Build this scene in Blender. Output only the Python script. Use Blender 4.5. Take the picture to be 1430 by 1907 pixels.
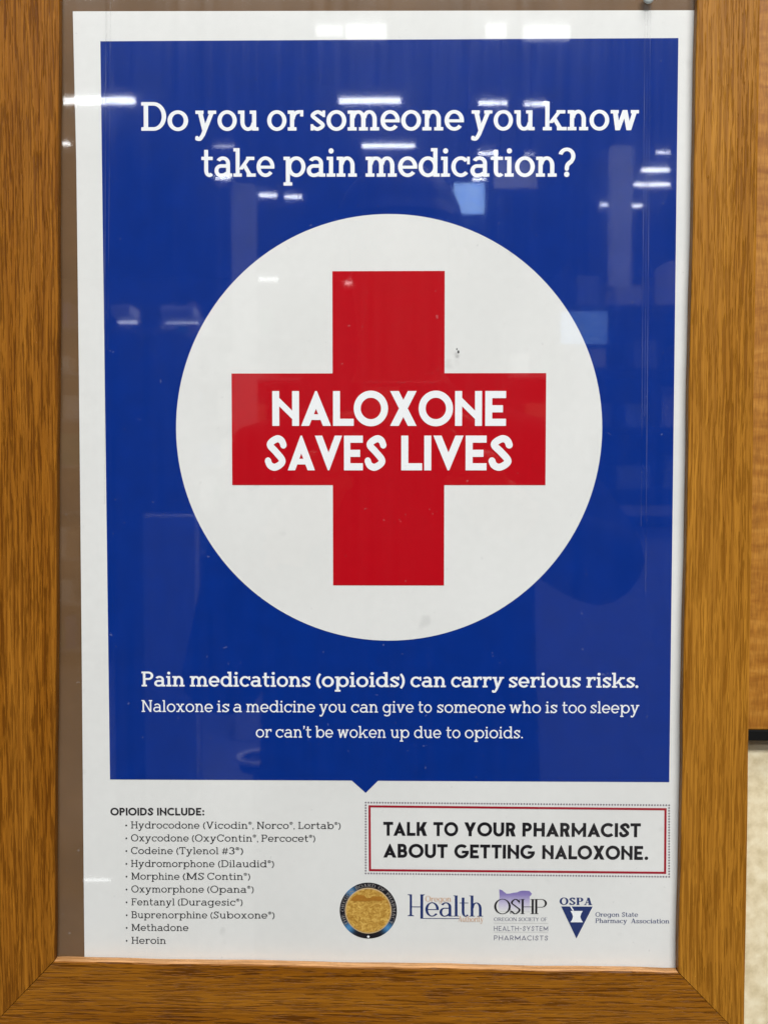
import bpy, bmesh, math, random
from mathutils import Vector, Matrix, geometry

random.seed(11)
scene = bpy.context.scene
for o in list(bpy.data.objects):
    bpy.data.objects.remove(o)
C = scene.collection

# ------------------------------------------------------------------ camera, world, lamp, exposure
CAM_DIST = 0.49233480176211447
cd = bpy.data.cameras.new('camera')
cam = bpy.data.objects.new('camera', cd)
C.objects.link(cam)
_right = (0.9998955791698967, 0.014449071323837485, -0.00023472191141800117)
_fwd = (-0.014443791800223274, 0.9987543653420443, -0.047760805988195744)
_up = (-0.00045566975853724757, 0.04775920903960752, 0.9988587739600541)
cam.matrix_world = Matrix(((_right[0], _up[0], -_fwd[0], 0), (_right[1], _up[1], -_fwd[1], -CAM_DIST),
                           (_right[2], _up[2], -_fwd[2], 0), (0, 0, 0, 1)))
cd.sensor_fit = 'HORIZONTAL'
cd.sensor_width = 36.0
cd.lens = 36.0 * 2000.0 / 1430.0
cd.clip_start = 0.01
cd.clip_end = 200
scene.camera = cam

world = bpy.data.worlds.new('World')
scene.world = world
world.use_nodes = True
bg = world.node_tree.nodes['Background']
bg.inputs[0].default_value = (0.95, 0.97, 1.0, 1)
bg.inputs[1].default_value = 0.022


def overhead_lamp(name, loc, sx, sy, watts):
    """an unseen overhead area lamp: a rectangle facing straight down"""
    ld = bpy.data.lights.new(name, 'AREA')
    ld.shape = 'RECTANGLE'
    ld.size, ld.size_y = sx, sy
    ld.energy = watts
    ld.color = (1.0, 0.997, 0.978)
    o = bpy.data.objects.new(name, ld)
    C.objects.link(o)
    o.location = loc


overhead_lamp('ceiling_panel_near', (0.25, -1.0, 2.4), 1.2, 0.5, 40)
overhead_lamp('fill_lamp_far', (0.7, -2.95, 2.56), 2.4, 0.8, 248)  # unseen lamp, added to even out the light down the poster
overhead_lamp('fill_lamp_racks', (-0.2, -5.2, 2.56), 4.0, 0.6, 125)  # unseen fill lamp, added to brighten the racks in the reflection

scene.view_settings.view_transform = 'Standard'
scene.view_settings.look = 'None'
scene.view_settings.exposure = 0.0
scene.view_settings.gamma = 1.0
scene.view_settings.use_curve_mapping = False
scene.render.engine = 'CYCLES'
scene.cycles.use_denoising = True
scene.cycles.max_bounces = 8
scene.cycles.transparent_max_bounces = 16
scene.cycles.caustics_reflective = False
scene.cycles.caustics_refractive = False
scene.cycles.sample_clamp_indirect = 4.0

# ------------------------------------------------------------------ measured layout, millimetres on the poster plane (x right, z up)
TEXT = {
  'headline': (12.80, [
     [('Do', -116.89, 149.35, -95.61, 149.28), ('you', -92.49, 149.27, -63.75, 149.17), ('or', -59.83, 149.15, -43.5, 149.09), ('someone', -40.25, 149.08, 28.92, 148.84), ('you', 32.16, 148.83, 60.72, 148.72), ('know', 64.37, 148.71, 107.42, 148.56)],
     [('take', -89.81, 128.69, -56.65, 128.56), ('pain', -52.56, 128.54, -19.33, 128.41), ('medication?', -15.42, 128.39, 79.11, 128.02)],
  ]),
  'subheading': (6.97, [
     [('Pain', -119.53, -104.69, -99.56, -104.68), ('medications', -97.06, -104.68, -41.21, -104.68), ('(opioids)', -38.47, -104.68, 2.45, -104.67), ('can', 5.1, -104.67, 21.41, -104.67), ('carry', 23.84, -104.67, 48.22, -104.67), ('serious', 50.55, -104.67, 83.52, -104.66), ('risks.', 86.17, -104.66, 110.05, -104.66)],
  ]),
  'body_text': (5.56, [
     [('Naloxone', -119.66, -116.64, -86.49, -116.63), ('is', -84.57, -116.63, -78.95, -116.63), ('a', -77.03, -116.63, -73.01, -116.63), ('medicine', -70.98, -116.63, -39.08, -116.62), ('you', -37.01, -116.61, -24.71, -116.61), ('can', -22.37, -116.61, -9.93, -116.61), ('give', -7.74, -116.6, 6.61, -116.6), ('to', 8.69, -116.6, 14.96, -116.6), ('someone', 17.46, -116.6, 48.95, -116.58), ('who', 50.79, -116.58, 65.33, -116.58), ('is', 67.41, -116.58, 72.81, -116.58), ('too', 75.14, -116.58, 86.1, -116.57), ('sleepy', 88.18, -116.57, 110.6, -116.56)],
     [('or', -66.61, -128.47, -59.32, -128.47), ("can't", -57.39, -128.47, -40.79, -128.47), ('be', -38.95, -128.47, -30.74, -128.46), ('woken', -28.65, -128.46, -6.32, -128.46), ('up', -4.06, -128.46, 4.55, -128.46), ('due', 6.79, -128.46, 19.33, -128.46), ('to', 21.67, -128.46, 28.18, -128.46), ('opioids.', 30.27, -128.46, 57.08, -128.46)],
  ]),
  'slogan': (15.88, [
     [('NALOXONE', -58.16, 15.95, 48.49, 15.87)],
     [('SAVES', -61.7, -4.4, -5.98, -4.41), ('LIVES', 0.78, -4.41, 51.66, -4.41)],
  ]),
  'list_heading': (3.59, [
     [('OPIOIDS', -134.87, -165.57, -114.7, -165.49), ('INCLUDE:', -112.96, -165.49, -90.91, -165.4)],
  ]),
  'list_line': (3.35, [
     [('•', -127.92, -171.73, -127.09, -171.72), ('Hydrocodone', -125.27, -171.72, -93.19, -171.67), ('(Vicodin®,', -91.54, -171.66, -67.86, -171.62), ('Norco®,', -66.37, -171.62, -48.73, -171.59), ('Lortab®)', -47.09, -171.58, -27.33, -171.55)],
     [('•', -127.96, -177.84, -127.13, -177.84), ('Oxycodone', -125.34, -177.84, -98.29, -177.78), ('(OxyContin®,', -96.8, -177.78, -65.83, -177.72), ('Percocet®)', -64.35, -177.72, -39.2, -177.67)],
     [('•', -128.01, -183.88, -127.18, -183.88), ('Codeine', -125.41, -183.88, -105.79, -183.83), ('(Tylenol', -104.13, -183.83, -84.45, -183.79), ('#3®)', -82.8, -183.79, -72.88, -183.77)],
     [('•', -128.06, -190.01, -127.23, -190.01), ('Hydromorphone', -125.48, -190.01, -86.32, -189.92), ('(Dilaudid®)', -84.66, -189.91, -58.47, -189.85)],
     [('•', -128.1, -196.07, -127.27, -196.06), ('Morphine', -125.38, -196.06, -102.76, -196.0), ('(MS', -101.26, -196.0, -91.33, -195.98), ('Contin®)', -89.76, -195.97, -69.66, -195.92)],
     [('•', -128.15, -202.21, -127.32, -202.21), ('Oxymorphone', -125.45, -202.2, -91.38, -202.11), ('(Opana®)', -89.81, -202.11, -68.04, -202.05)],
     [('•', -128.2, -208.36, -127.37, -208.36), ('Fentanyl', -125.52, -208.35, -105.19, -208.3), ('(Duragesic®)', -103.7, -208.29, -73.29, -208.21)],
     [('•', -128.24, -214.52, -127.41, -214.52), ('Buprenorphine', -125.59, -214.51, -89.91, -214.41), ('(Suboxone®)', -88.41, -214.4, -58.35, -214.31)],
     [('•', -128.29, -220.6, -127.46, -220.6), ('Methadone', -125.58, -220.59, -98.83, -220.51)],
     [('•', -128.34, -226.78, -127.51, -226.77), ('Heroin', -125.65, -226.77, -109.52, -226.71)],
  ]),
  'notice_text': (6.55, [
     [('TALK', -7.48, -174.57, 12.87, -174.6), ('TO', 15.8, -174.6, 27.33, -174.62), ('YOUR', 30.16, -174.62, 54.01, -174.65), ('PHARMACIST', 57.15, -174.66, 111.96, -174.73)],
     [('ABOUT', -7.48, -184.92, 22.43, -185.05), ('GETTING', 25.58, -185.06, 62.97, -185.22), ('NALOXONE.', 66.42, -185.24, 115.52, -185.45)],
  ]),
  'health_word': (9.97, [
     [('ealth', 12.15, -212.79, 39.08, -212.73)],
  ]),
  'health_small': (2.66, [
     [('Oregon', 12.14, -205.68, 24.17, -205.64)],
     [('Authority', 27.5, -215.18, 39.19, -215.21)],
  ]),
  'oshp_word': (7.02, [
     [('OSHP', 44.25, -211.35, 68.8, -211.26)],
  ]),
  'oshp_small': (1.67, [
     [('OREGON', 44.14, -214.82, 54.78, -214.78), ('SOCIETY', 55.6, -214.78, 65.05, -214.75), ('OF', 65.99, -214.75, 68.82, -214.74)],
  ]),
  'oshp_wide': (2.29, [
     [('HEALTH-SYSTEM', 44.16, -219.52, 69.36, -219.43)],
     [('PHARMACISTS', 44.18, -223.97, 69.39, -223.94)],
  ]),
  'ospa_word': (3.45, [
     [('OSPA', 74.62, -206.93, 89.82, -206.97)],
  ]),
  'ospa_small': (2.14, [
     [('Oregon', 91.32, -212.48, 102.44, -212.45), ('State', 103.69, -212.44, 111.1, -212.42)],
     [('Pharmacy', 91.35, -215.43, 106.05, -215.45), ('Association', 107.93, -215.46, 125.69, -215.48)],
  ]),
}
SHAPE = {
  'notice_red': [(-14.39, -160.23), (123.77, -160.99), (123.94, -192.01), (-14.21, -191.47)],
  'notice_dots': [(-15.65, -158.96), (124.89, -159.61), (125.31, -193.39), (-15.69, -192.55)],
  'health_H': [(3.75, -202.37), (11.72, -202.32), (3.75, -212.73), (9.86, -213.94), (28.01, -213.83), (4.87, -208.32), (5.89, -208.31), (9.85, -208.29), (11.12, -208.28)],
  'state': [(46.52, -199.71), (47.21, -199.96), (47.97, -200.21), (48.60, -200.85), (49.23, -201.23), (49.87, -201.80), (51.44, -201.73), (53.14, -201.34), (54.90, -201.13), (56.03, -200.55), (57.41, -200.29), (60.55, -200.40), (61.19, -201.16), (61.75, -201.67), (61.32, -202.57), (60.57, -203.09), (60.76, -204.05), (60.87, -210.28), (46.64, -210.11), (46.24, -207.03), (46.73, -203.17)],
  'oshp_rules': [(44.14, -215.92), (69.34, -215.83), (44.16, -220.16), (69.37, -220.07)],
  'triangle': [(75.38, -207.69), (90.02, -207.73), (82.61, -222.89)],
  'mortar': [(79.67, -209.79), (85.39, -209.75), (84.65, -211.17), (84.28, -212.46), (84.67, -213.74), (85.56, -215.15), (79.71, -215.18), (80.52, -213.89), (80.88, -212.48), (80.50, -211.07)],
  'pestle': [(79.46, -207.67), (80.09, -207.60), (81.36, -209.52), (80.74, -209.78)],
  'seal': [(-14.49, -210.24), (-1.14, -210.16), (-3.83, -210.18), (-14.51, -222.66)],
  'paper': [(-147.37, 202.64), (134.83, 201.37), (131.24, -243.49), (-147.89, -237.68)],
  'blue': [(-135.03, 189.27), (124.71, 189.19), (124.82, -148.75), (-134.86, -148.56)],
  'arrow': [(-22.12, -148.48), (-9.89, -148.43), (-15.64, -154.39)],
  'paper_left': [(-147.37, 202.64), (-146.72, 135.82), (-146.84, 38.82), (-147.31, -85.05), (-147.92, -211.93)],
  'rail_in': [(-152.03, 205.10), (131.62, 203.31), (128.73, -235.97), (-160.63, -232.57)],
  'rail_out': [(-180.17, 205.28), (159.48, 203.14), (159.82, -267.99), (-190.70, -264.28)],
  'screw': [(110.59, 205.77), (112.97, 205.75)],
  'wall': [(162.84, -125.27), (162.92, -130.32), (164.93, -189.20)],
  'crease': [(-131.21, 135.15), (-130.48, 135.15), (-128.78, 135.14), (109.01, 134.14), (110.09, 134.13), (111.41, 134.13)],
  'specks': [(26.64, 49.29), (25.90, 50.51), (104.91, -210.43)],
}
LIGHTS = [
  (-0.409, -5.884, 2.500, 0.158, 0.054, 'a'),
  (-0.195, -5.895, 2.500, 0.238, 0.077, 'a'),
  (0.560, -5.898, 2.500, 0.123, 0.072, 'a'),
  (0.858, -5.934, 2.500, 0.275, 0.079, 'a'),
  (-2.091, -7.071, 2.500, 0.503, 0.048, 'b'),
  (-2.635, -8.074, 2.500, 0.076, 0.029, 'b'),
  (-0.206, -7.099, 2.500, 0.431, 0.039, 'b'),
  (0.650, -7.157, 2.500, 0.197, 0.029, 'b'),
  (0.948, -7.184, 2.500, 0.144, 0.029, 'b'),
  (-0.088, -8.171, 2.500, 0.416, 0.032, 'b'),
  (-1.398, -8.165, 2.500, 0.164, 0.020, 'd'),
  (0.713, -8.391, 2.500, 0.146, 0.025, 'b'),
  (1.060, -8.427, 2.500, 0.075, 0.025, 'd'),
  (-0.006, -9.144, 2.500, 0.387, 0.027, 'b'),
  (-1.563, -9.120, 2.500, 0.137, 0.023, 'b'),
  (0.707, -9.192, 2.500, 0.113, 0.023, 'b'),
  (-1.240, -9.740, 2.500, 0.164, 0.029, 'b'),
  (-1.006, -9.806, 2.500, 0.160, 0.029, 'b'),
  (0.406, -9.953, 2.500, 0.225, 0.024, 'b'),
  (2.135, -8.383, 2.500, 0.107, 0.017, 'b'),
  (2.203, -8.915, 2.500, 0.235, 0.036, 'b'),
  (2.284, -9.401, 2.500, 0.315, 0.033, 'b'),
  (2.023, -10.173, 2.500, 0.117, 0.026, 'b'),
  (2.319, -10.222, 2.500, 0.124, 0.026, 'b'),
  (-1.157, -9.064, 1.600, 0.176, 0.031, 'd'),
  (-0.344, -9.278, 1.600, 0.295, 0.031, 'd'),
  (-0.824, -2.784, 0.420, 0.058, 0.011, 'd'),
  (-0.661, -2.799, 0.420, 0.097, 0.006, 'd'),
  (-0.613, -1.642, -0.850, 0.055, 0.005, 'd'),  # made-up glowing strip that gives the low bright streak
]
TRAY = (-0.256, -1.502, -0.558, 0.047)

# ------------------------------------------------------------------ helpers
MM = 0.001


def tag(o, label=None, cat=None, group=None, kind=None):
    if label: o['label'] = label
    if cat: o['category'] = cat
    if group: o['group'] = group
    if kind: o['kind'] = kind
    return o


def thing(name, label, cat, loc=(0, 0, 0), group=None):
    o = bpy.data.objects.new(name, None)
    o.empty_display_size = 0.02
    C.objects.link(o)
    o.location = loc
    return tag(o, label, cat, group)


def world_loc(o):
    v = Vector((0, 0, 0))
    while o is not None:
        v += o.location
        o = o.parent
    return v


def obj(name, verts, faces, mat, parent=None, smooth=False):
    """one mesh object; verts are given in world space, its origin is its parent's (no rotations are used)"""
    off = world_loc(parent) if parent else Vector((0, 0, 0))
    me = bpy.data.meshes.new(name)
    me.from_pydata([tuple(Vector(v) - off) for v in verts], [], faces)
    me.materials.append(mat)
    bm = bmesh.new()
    bm.from_mesh(me)
    bmesh.ops.recalc_face_normals(bm, faces=bm.faces) if len(faces) and name not in FLAT else None
    bm.to_mesh(me)
    bm.free()
    if smooth:
        for p in me.polygons: p.use_smooth = True
    o = bpy.data.objects.new(name, me)
    C.objects.link(o)
    if parent: o.parent = parent
    return o


FLAT = set()


class MB:
    """collects solids into one mesh"""
    def __init__(self): self.v = []; self.f = []

    def add(self, verts, faces):
        n = len(self.v)
        self.v += [tuple(v) for v in verts]
        self.f += [tuple(i + n for i in f) for f in faces]
        return self

    def box(self, x0, x1, y0, y1, z0, z1):
        v = [(x0, y0, z0), (x1, y0, z0), (x1, y1, z0), (x0, y1, z0), (x0, y0, z1), (x1, y0, z1), (x1, y1, z1), (x0, y1, z1)]
        return self.add(v, [(0, 3, 2, 1), (4, 5, 6, 7), (0, 1, 5, 4), (1, 2, 6, 5), (2, 3, 7, 6), (3, 0, 4, 7)])

    def bevel_box(self, x0, x1, y0, y1, z0, z1, b):
        bm = bmesh.new()
        bmesh.ops.create_cube(bm, size=1)
        for v in bm.verts:
            v.co = Vector(((x0 + x1) / 2 + v.co.x * (x1 - x0), (y0 + y1) / 2 + v.co.y * (y1 - y0), (z0 + z1) / 2 + v.co.z * (z1 - z0)))
        bmesh.ops.bevel(bm, geom=list(bm.edges), offset=b, segments=2, profile=0.6, affect='EDGES')
        bm.verts.index_update()
        self.add([v.co[:] for v in bm.verts], [tuple(v.index for v in f.verts) for f in bm.faces])
        bm.free()
        return self

    def prism(self, poly, y0, y1):
        """outline in (x, z), metres, from depth y0 (front) to y1 (back)"""
        n = len(poly)
        v = [(x, y0, z) for x, z in poly] + [(x, y1, z) for x, z in poly]
        f = [tuple(range(n)), tuple(range(2 * n - 1, n - 1, -1))]
        f += [(i, (i + 1) % n, n + (i + 1) % n, n + i) for i in range(n)]
        return self.add(v, f)

    def rod(self, p, q, r, n=10):
        p, q = Vector(p), Vector(q)
        d = (q - p).normalized()
        a = d.orthogonal().normalized()
        b = d.cross(a)
        v = []
        for c in (p, q):
            for i in range(n):
                t = 2 * math.pi * i / n
                v.append(tuple(c + a * r * math.cos(t) + b * r * math.sin(t)))
        f = [tuple(range(n))[::-1], tuple(range(n, 2 * n))] + [(i, (i + 1) % n, n + (i + 1) % n, n + i) for i in range(n)]
        return self.add(v, f)

    def build(self, name, mat, parent=None, smooth=False): return obj(name, self.v, self.f, mat, parent, smooth)


# ------------------------------------------------------------------ materials
def new_mat(name):
    m = bpy.data.materials.new(name)
    m.use_nodes = True
    m.node_tree.nodes.clear()
    return m, m.node_tree.nodes, m.node_tree.links


def node(ns, t, **kw):
    n = ns.new(t)
    for k, v in kw.items(): setattr(n, k, v)
    return n


def principled(name, col, rough=0.5, spec=0.4, metal=0.0, var=0.0, vscale=60, emit=None, estr=0):
    m, ns, ln = new_mat(name)
    out = node(ns, 'ShaderNodeOutputMaterial')
    p = node(ns, 'ShaderNodeBsdfPrincipled')
    p.inputs['Roughness'].default_value = rough
    p.inputs['Specular IOR Level'].default_value = spec
    p.inputs['Metallic'].default_value = metal
    p.inputs['Base Color'].default_value = (*col, 1)
    if emit:
        p.inputs['Emission Color'].default_value = (*emit, 1)
        p.inputs['Emission Strength'].default_value = estr
    if var:
        tc = node(ns, 'ShaderNodeTexCoord')
        nz = node(ns, 'ShaderNodeTexNoise')
        nz.inputs['Scale'].default_value = vscale
        nz.inputs['Detail'].default_value = 5
        ln.new(tc.outputs['Object'], nz.inputs['Vector'])
        mx = node(ns, 'ShaderNodeMix', data_type='RGBA')
        mx.inputs[6].default_value = (*[c * (1 - var) for c in col], 1)
        mx.inputs[7].default_value = (*[min(1, c * (1 + var)) for c in col], 1)
        ln.new(nz.outputs['Fac'], mx.inputs[0])
        ln.new(mx.outputs[2], p.inputs['Base Color'])
    ln.new(p.outputs[0], out.inputs[0])
    return m


def ramp(ns, stops, interp='LINEAR'):
    r = node(ns, 'ShaderNodeValToRGB')
    r.color_ramp.interpolation = interp
    e = r.color_ramp.elements
    while len(e) < len(stops): e.new(0.5)
    for i, (p, c) in enumerate(stops):
        e[i].position = p
        e[i].color = (*c, 1) if len(c) == 3 else c
    return r


def oak(name, grain, light, mid, dark, seed, cut=0.545):
    """oak board; grain is 'X' or 'Z', the axis the fibres run along"""
    m, ns, ln = new_mat(name)
    out = node(ns, 'ShaderNodeOutputMaterial')
    p = node(ns, 'ShaderNodeBsdfPrincipled')
    tc = node(ns, 'ShaderNodeTexCoord')

    def mapped(along, across, off):
        mp = node(ns, 'ShaderNodeMapping')
        mp.inputs['Scale'].default_value = (along, across, across) if grain == 'X' else (across, across, along)
        mp.inputs['Location'].default_value = (off + seed, off * 1.7 + seed, off * 0.6 - seed)
        return mp
    # a slow sideways wander of the fibres
    wm = mapped(9, 22, 3.1)
    wn = node(ns, 'ShaderNodeTexNoise'); wn.inputs['Scale'].default_value = 1; wn.inputs['Detail'].default_value = 2
    ln.new(tc.outputs['Object'], wm.inputs[0]); ln.new(wm.outputs[0], wn.inputs[0])
    sc = node(ns, 'ShaderNodeVectorMath', operation='MULTIPLY_ADD')
    sc.inputs[1].default_value = (0.0, 0.0, 0.0030) if grain == 'X' else (0.0030, 0.0, 0.0)
    ln.new(wn.outputs['Color'], sc.inputs[0]); ln.new(tc.outputs['Object'], sc.inputs[2])

    def noise(along, across, off, detail=2.0, rough=0.5):
        mp = mapped(along, across, off)
        n = node(ns, 'ShaderNodeTexNoise')
        n.inputs['Scale'].default_value = 1
        n.inputs['Detail'].default_value = detail
        n.inputs['Roughness'].default_value = rough
        ln.new(sc.outputs[0], mp.inputs[0]); ln.new(mp.outputs[0], n.inputs[0])
        return n.outputs['Fac']
    band = noise(4, 95, 1.0, 4)
    fine = noise(17, 980, 2.0, 5, 0.68)
    pore = noise(40, 1050, 5.0, 2.6, 0.58)
    pore2 = noise(70, 1900, 8.0, 2.0)
    cb = ramp(ns, [(0.30, mid), (0.70, light)])
    ln.new(band, cb.inputs[0])
    cf = ramp(ns, [(0.30, (0.58, 0.51, 0.40)), (0.68, (1.22, 1.24, 1.28))])
    ln.new(fine, cf.inputs[0])
    mul = node(ns, 'ShaderNodeMix', data_type='RGBA', blend_type='MULTIPLY'); mul.inputs[0].default_value = 1
    ln.new(cb.outputs[0], mul.inputs[6]); ln.new(cf.outputs[0], mul.inputs[7])
    pr = ramp(ns, [(cut, (0, 0, 0)), (cut + 0.065, (0.95, 0.95, 0.95))]); ln.new(pore, pr.inputs[0])
    pr2 = ramp(ns, [(0.595, (0, 0, 0)), (0.65, (0.8, 0.8, 0.8))]); ln.new(pore2, pr2.inputs[0])
    mxp = node(ns, 'ShaderNodeMath', operation='MAXIMUM')
    ln.new(pr.outputs[0], mxp.inputs[0]); ln.new(pr2.outputs[0], mxp.inputs[1])
    # pores gather in the early-wood bands
    bm_ = node(ns, 'ShaderNodeMapRange'); bm_.inputs[1].default_value = 0.35; bm_.inputs[2].default_value = 0.62
    bm_.inputs[3].default_value = 0.95; bm_.inputs[4].default_value = 0.55
    ln.new(band, bm_.inputs[0])
    pm = node(ns, 'ShaderNodeMath', operation='MULTIPLY')
    ln.new(mxp.outputs[0], pm.inputs[0]); ln.new(bm_.outputs[0], pm.inputs[1])
    fin = node(ns, 'ShaderNodeMix', data_type='RGBA')
    fin.inputs[7].default_value = (*dark, 1)
    ln.new(pm.outputs[0], fin.inputs[0]); ln.new(mul.outputs[2], fin.inputs[6])
    ln.new(fin.outputs[2], p.inputs['Base Color'])
    bmp = node(ns, 'ShaderNodeBump', invert=True)
    bmp.inputs['Strength'].default_value = 0.75
    bmp.inputs['Distance'].default_value = 0.00035
    hs = node(ns, 'ShaderNodeMath', operation='MULTIPLY_ADD'); hs.inputs[1].default_value = -0.35
    ln.new(fine, hs.inputs[0]); ln.new(pm.outputs[0], hs.inputs[2])
    ln.new(hs.outputs[0], bmp.inputs['Height']); ln.new(bmp.outputs[0], p.inputs['Normal'])
    p.inputs['Roughness'].default_value = 0.42
    p.inputs['Specular IOR Level'].default_value = 0.16
    ln.new(p.outputs[0], out.inputs[0])
    return m


def acrylic(name, dust=0.0010, ridge=False):
    """clear acrylic: what is behind shows through, Fresnel mirror on top, a faint wiped-dust film"""
    m, ns, ln = new_mat(name)
    out = node(ns, 'ShaderNodeOutputMaterial')
    tc = node(ns, 'ShaderNodeTexCoord')
    lw = node(ns, 'ShaderNodeLayerWeight'); lw.inputs[0].default_value = 0.5
    pw = node(ns, 'ShaderNodeMath', operation='POWER'); pw.inputs[1].default_value = 5
    ln.new(lw.outputs['Facing'], pw.inputs[0])
    fr = node(ns, 'ShaderNodeMath', operation='MULTIPLY_ADD'); fr.inputs[1].default_value = 0.96; fr.inputs[2].default_value = 0.04
    ln.new(pw.outputs[0], fr.inputs[0])
    mp = node(ns, 'ShaderNodeMapping'); mp.inputs['Scale'].default_value = (260, 1, 9)
    nz = node(ns, 'ShaderNodeTexNoise'); nz.inputs['Scale'].default_value = 1; nz.inputs['Detail'].default_value = 4
    ln.new(tc.outputs['Object'], mp.inputs[0]); ln.new(mp.outputs[0], nz.inputs[0])
    mp2 = node(ns, 'ShaderNodeMapping'); mp2.inputs['Scale'].default_value = (14, 1, 9)
    nz2 = node(ns, 'ShaderNodeTexNoise'); nz2.inputs['Scale'].default_value = 1; nz2.inputs['Detail'].default_value = 3
    ln.new(tc.outputs['Object'], mp2.inputs[0]); ln.new(mp2.outputs[0], nz2.inputs[0])
    mul = node(ns, 'ShaderNodeMath', operation='MULTIPLY'); ln.new(nz.outputs[0], mul.inputs[0]); ln.new(nz2.outputs[0], mul.inputs[1])
    wipe = node(ns, 'ShaderNodeMapRange')
    wipe.inputs[1].default_value = 0.17; wipe.inputs[2].default_value = 0.42
    ln.new(mul.outputs[0], wipe.inputs[0])
    sharp = node(ns, 'ShaderNodeBsdfGlossy'); sharp.inputs['Roughness'].default_value = 0.026
    soft = node(ns, 'ShaderNodeBsdfGlossy'); soft.inputs['Roughness'].default_value = 0.13
    sf = node(ns, 'ShaderNodeMapRange'); sf.inputs[3].default_value = 0.06; sf.inputs[4].default_value = 0.32
    ln.new(wipe.outputs[0], sf.inputs[0])
    g = node(ns, 'ShaderNodeMixShader')
    ln.new(sf.outputs[0], g.inputs[0]); ln.new(sharp.outputs[0], g.inputs[1]); ln.new(soft.outputs[0], g.inputs[2])
    tr = node(ns, 'ShaderNodeBsdfTransparent')
    df = node(ns, 'ShaderNodeBsdfDiffuse'); df.inputs[0].default_value = (0.85, 0.87, 0.9, 1)
    dm = node(ns, 'ShaderNodeMapRange'); dm.inputs[3].default_value = dust * 0.35; dm.inputs[4].default_value = dust * 1.9
    ln.new(wipe.outputs[0], dm.inputs[0])
    # lint: a sparse scatter of tiny light flecks
    sp = node(ns, 'ShaderNodeTexNoise'); sp.inputs['Scale'].default_value = 420; sp.inputs['Detail'].default_value = 1
    ln.new(tc.outputs['Object'], sp.inputs[0])
    st = node(ns, 'ShaderNodeMapRange'); st.inputs[1].default_value = 0.775; st.inputs[2].default_value = 0.82; st.inputs[4].default_value = 0.08
    ln.new(sp.outputs[0], st.inputs[0])
    ad = node(ns, 'ShaderNodeMath', operation='ADD', use_clamp=True)
    ln.new(dm.outputs[0], ad.inputs[0]); ln.new(st.outputs[0], ad.inputs[1])
    a = node(ns, 'ShaderNodeMixShader'); ln.new(ad.outputs[0], a.inputs[0]); ln.new(tr.outputs[0], a.inputs[1]); ln.new(df.outputs[0], a.inputs[2])
    b = node(ns, 'ShaderNodeMixShader'); ln.new(fr.outputs[0], b.inputs[0]); ln.new(a.outputs[0], b.inputs[1]); ln.new(g.outputs[0], b.inputs[2])
    ln.new(b.outputs[0], out.inputs[0])
    return m


def ridge_acrylic(name):
    """folded or scored acrylic: whitish, broken along its length"""
    m, ns, ln = new_mat(name)
    out = node(ns, 'ShaderNodeOutputMaterial')
    tc = node(ns, 'ShaderNodeTexCoord')
    mp = node(ns, 'ShaderNodeMapping'); mp.inputs['Scale'].default_value = (300, 1, 22)
    nz = node(ns, 'ShaderNodeTexNoise'); nz.inputs['Scale'].default_value = 1; nz.inputs['Detail'].default_value = 4
    ln.new(tc.outputs['Object'], mp.inputs[0]); ln.new(mp.outputs[0], nz.inputs[0])
    mr = node(ns, 'ShaderNodeMapRange'); mr.inputs[1].default_value = 0.38; mr.inputs[2].default_value = 0.72
    mr.inputs[3].default_value = 0.0; mr.inputs[4].default_value = 0.065
    ln.new(nz.outputs[0], mr.inputs[0])
    tr = node(ns, 'ShaderNodeBsdfTransparent')
    tr.inputs[0].default_value = (0.95, 0.95, 0.95, 1)
    df = node(ns, 'ShaderNodeBsdfDiffuse'); df.inputs[0].default_value = (0.8, 0.82, 0.86, 1)
    a = node(ns, 'ShaderNodeMixShader'); ln.new(mr.outputs[0], a.inputs[0]); ln.new(tr.outputs[0], a.inputs[1]); ln.new(df.outputs[0], a.inputs[2])
    ln.new(a.outputs[0], out.inputs[0])
    return m


def paper_mat(name, col):
    """printed stock with faint rubbed stains of its own"""
    m, ns, ln = new_mat(name)
    out = node(ns, 'ShaderNodeOutputMaterial')
    p = node(ns, 'ShaderNodeBsdfPrincipled')
    tc = node(ns, 'ShaderNodeTexCoord')
    n1 = node(ns, 'ShaderNodeTexNoise'); n1.inputs['Scale'].default_value = 14; n1.inputs['Detail'].default_value = 4
    n2 = node(ns, 'ShaderNodeTexNoise'); n2.inputs['Scale'].default_value = 240; n2.inputs['Detail'].default_value = 3
    n3 = node(ns, 'ShaderNodeTexNoise'); n3.inputs['Scale'].default_value = 75; n3.inputs['Detail'].default_value = 2
    for n in (n1, n2, n3): ln.new(tc.outputs['Object'], n.inputs[0])
    r1 = ramp(ns, [(0.35, (0.965, 0.965, 0.962)), (0.65, (1.02, 1.02, 1.02))]); ln.new(n1.outputs[0], r1.inputs[0])
    r2 = ramp(ns, [(0.3, (0.985, 0.985, 0.985)), (0.7, (1.015, 1.015, 1.015))]); ln.new(n2.outputs[0], r2.inputs[0])
    r3 = ramp(ns, [(0.70, (1, 1, 1)), (0.80, (0.86, 0.86, 0.86))]); ln.new(n3.outputs[0], r3.inputs[0])
    prev = None
    for r in (r1, r2, r3):
        mx = node(ns, 'ShaderNodeMix', data_type='RGBA', blend_type='MULTIPLY'); mx.inputs[0].default_value = 1
        if prev is None: mx.inputs[6].default_value = (*col, 1)
        else: ln.new(prev, mx.inputs[6])
        ln.new(r.outputs[0], mx.inputs[7])
        prev = mx.outputs[2]
    ln.new(prev, p.inputs['Base Color'])
    p.inputs['Roughness'].default_value = 0.55
    p.inputs['Specular IOR Level'].default_value = 0.25
    ln.new(p.outputs[0], out.inputs[0])
    return m


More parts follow.
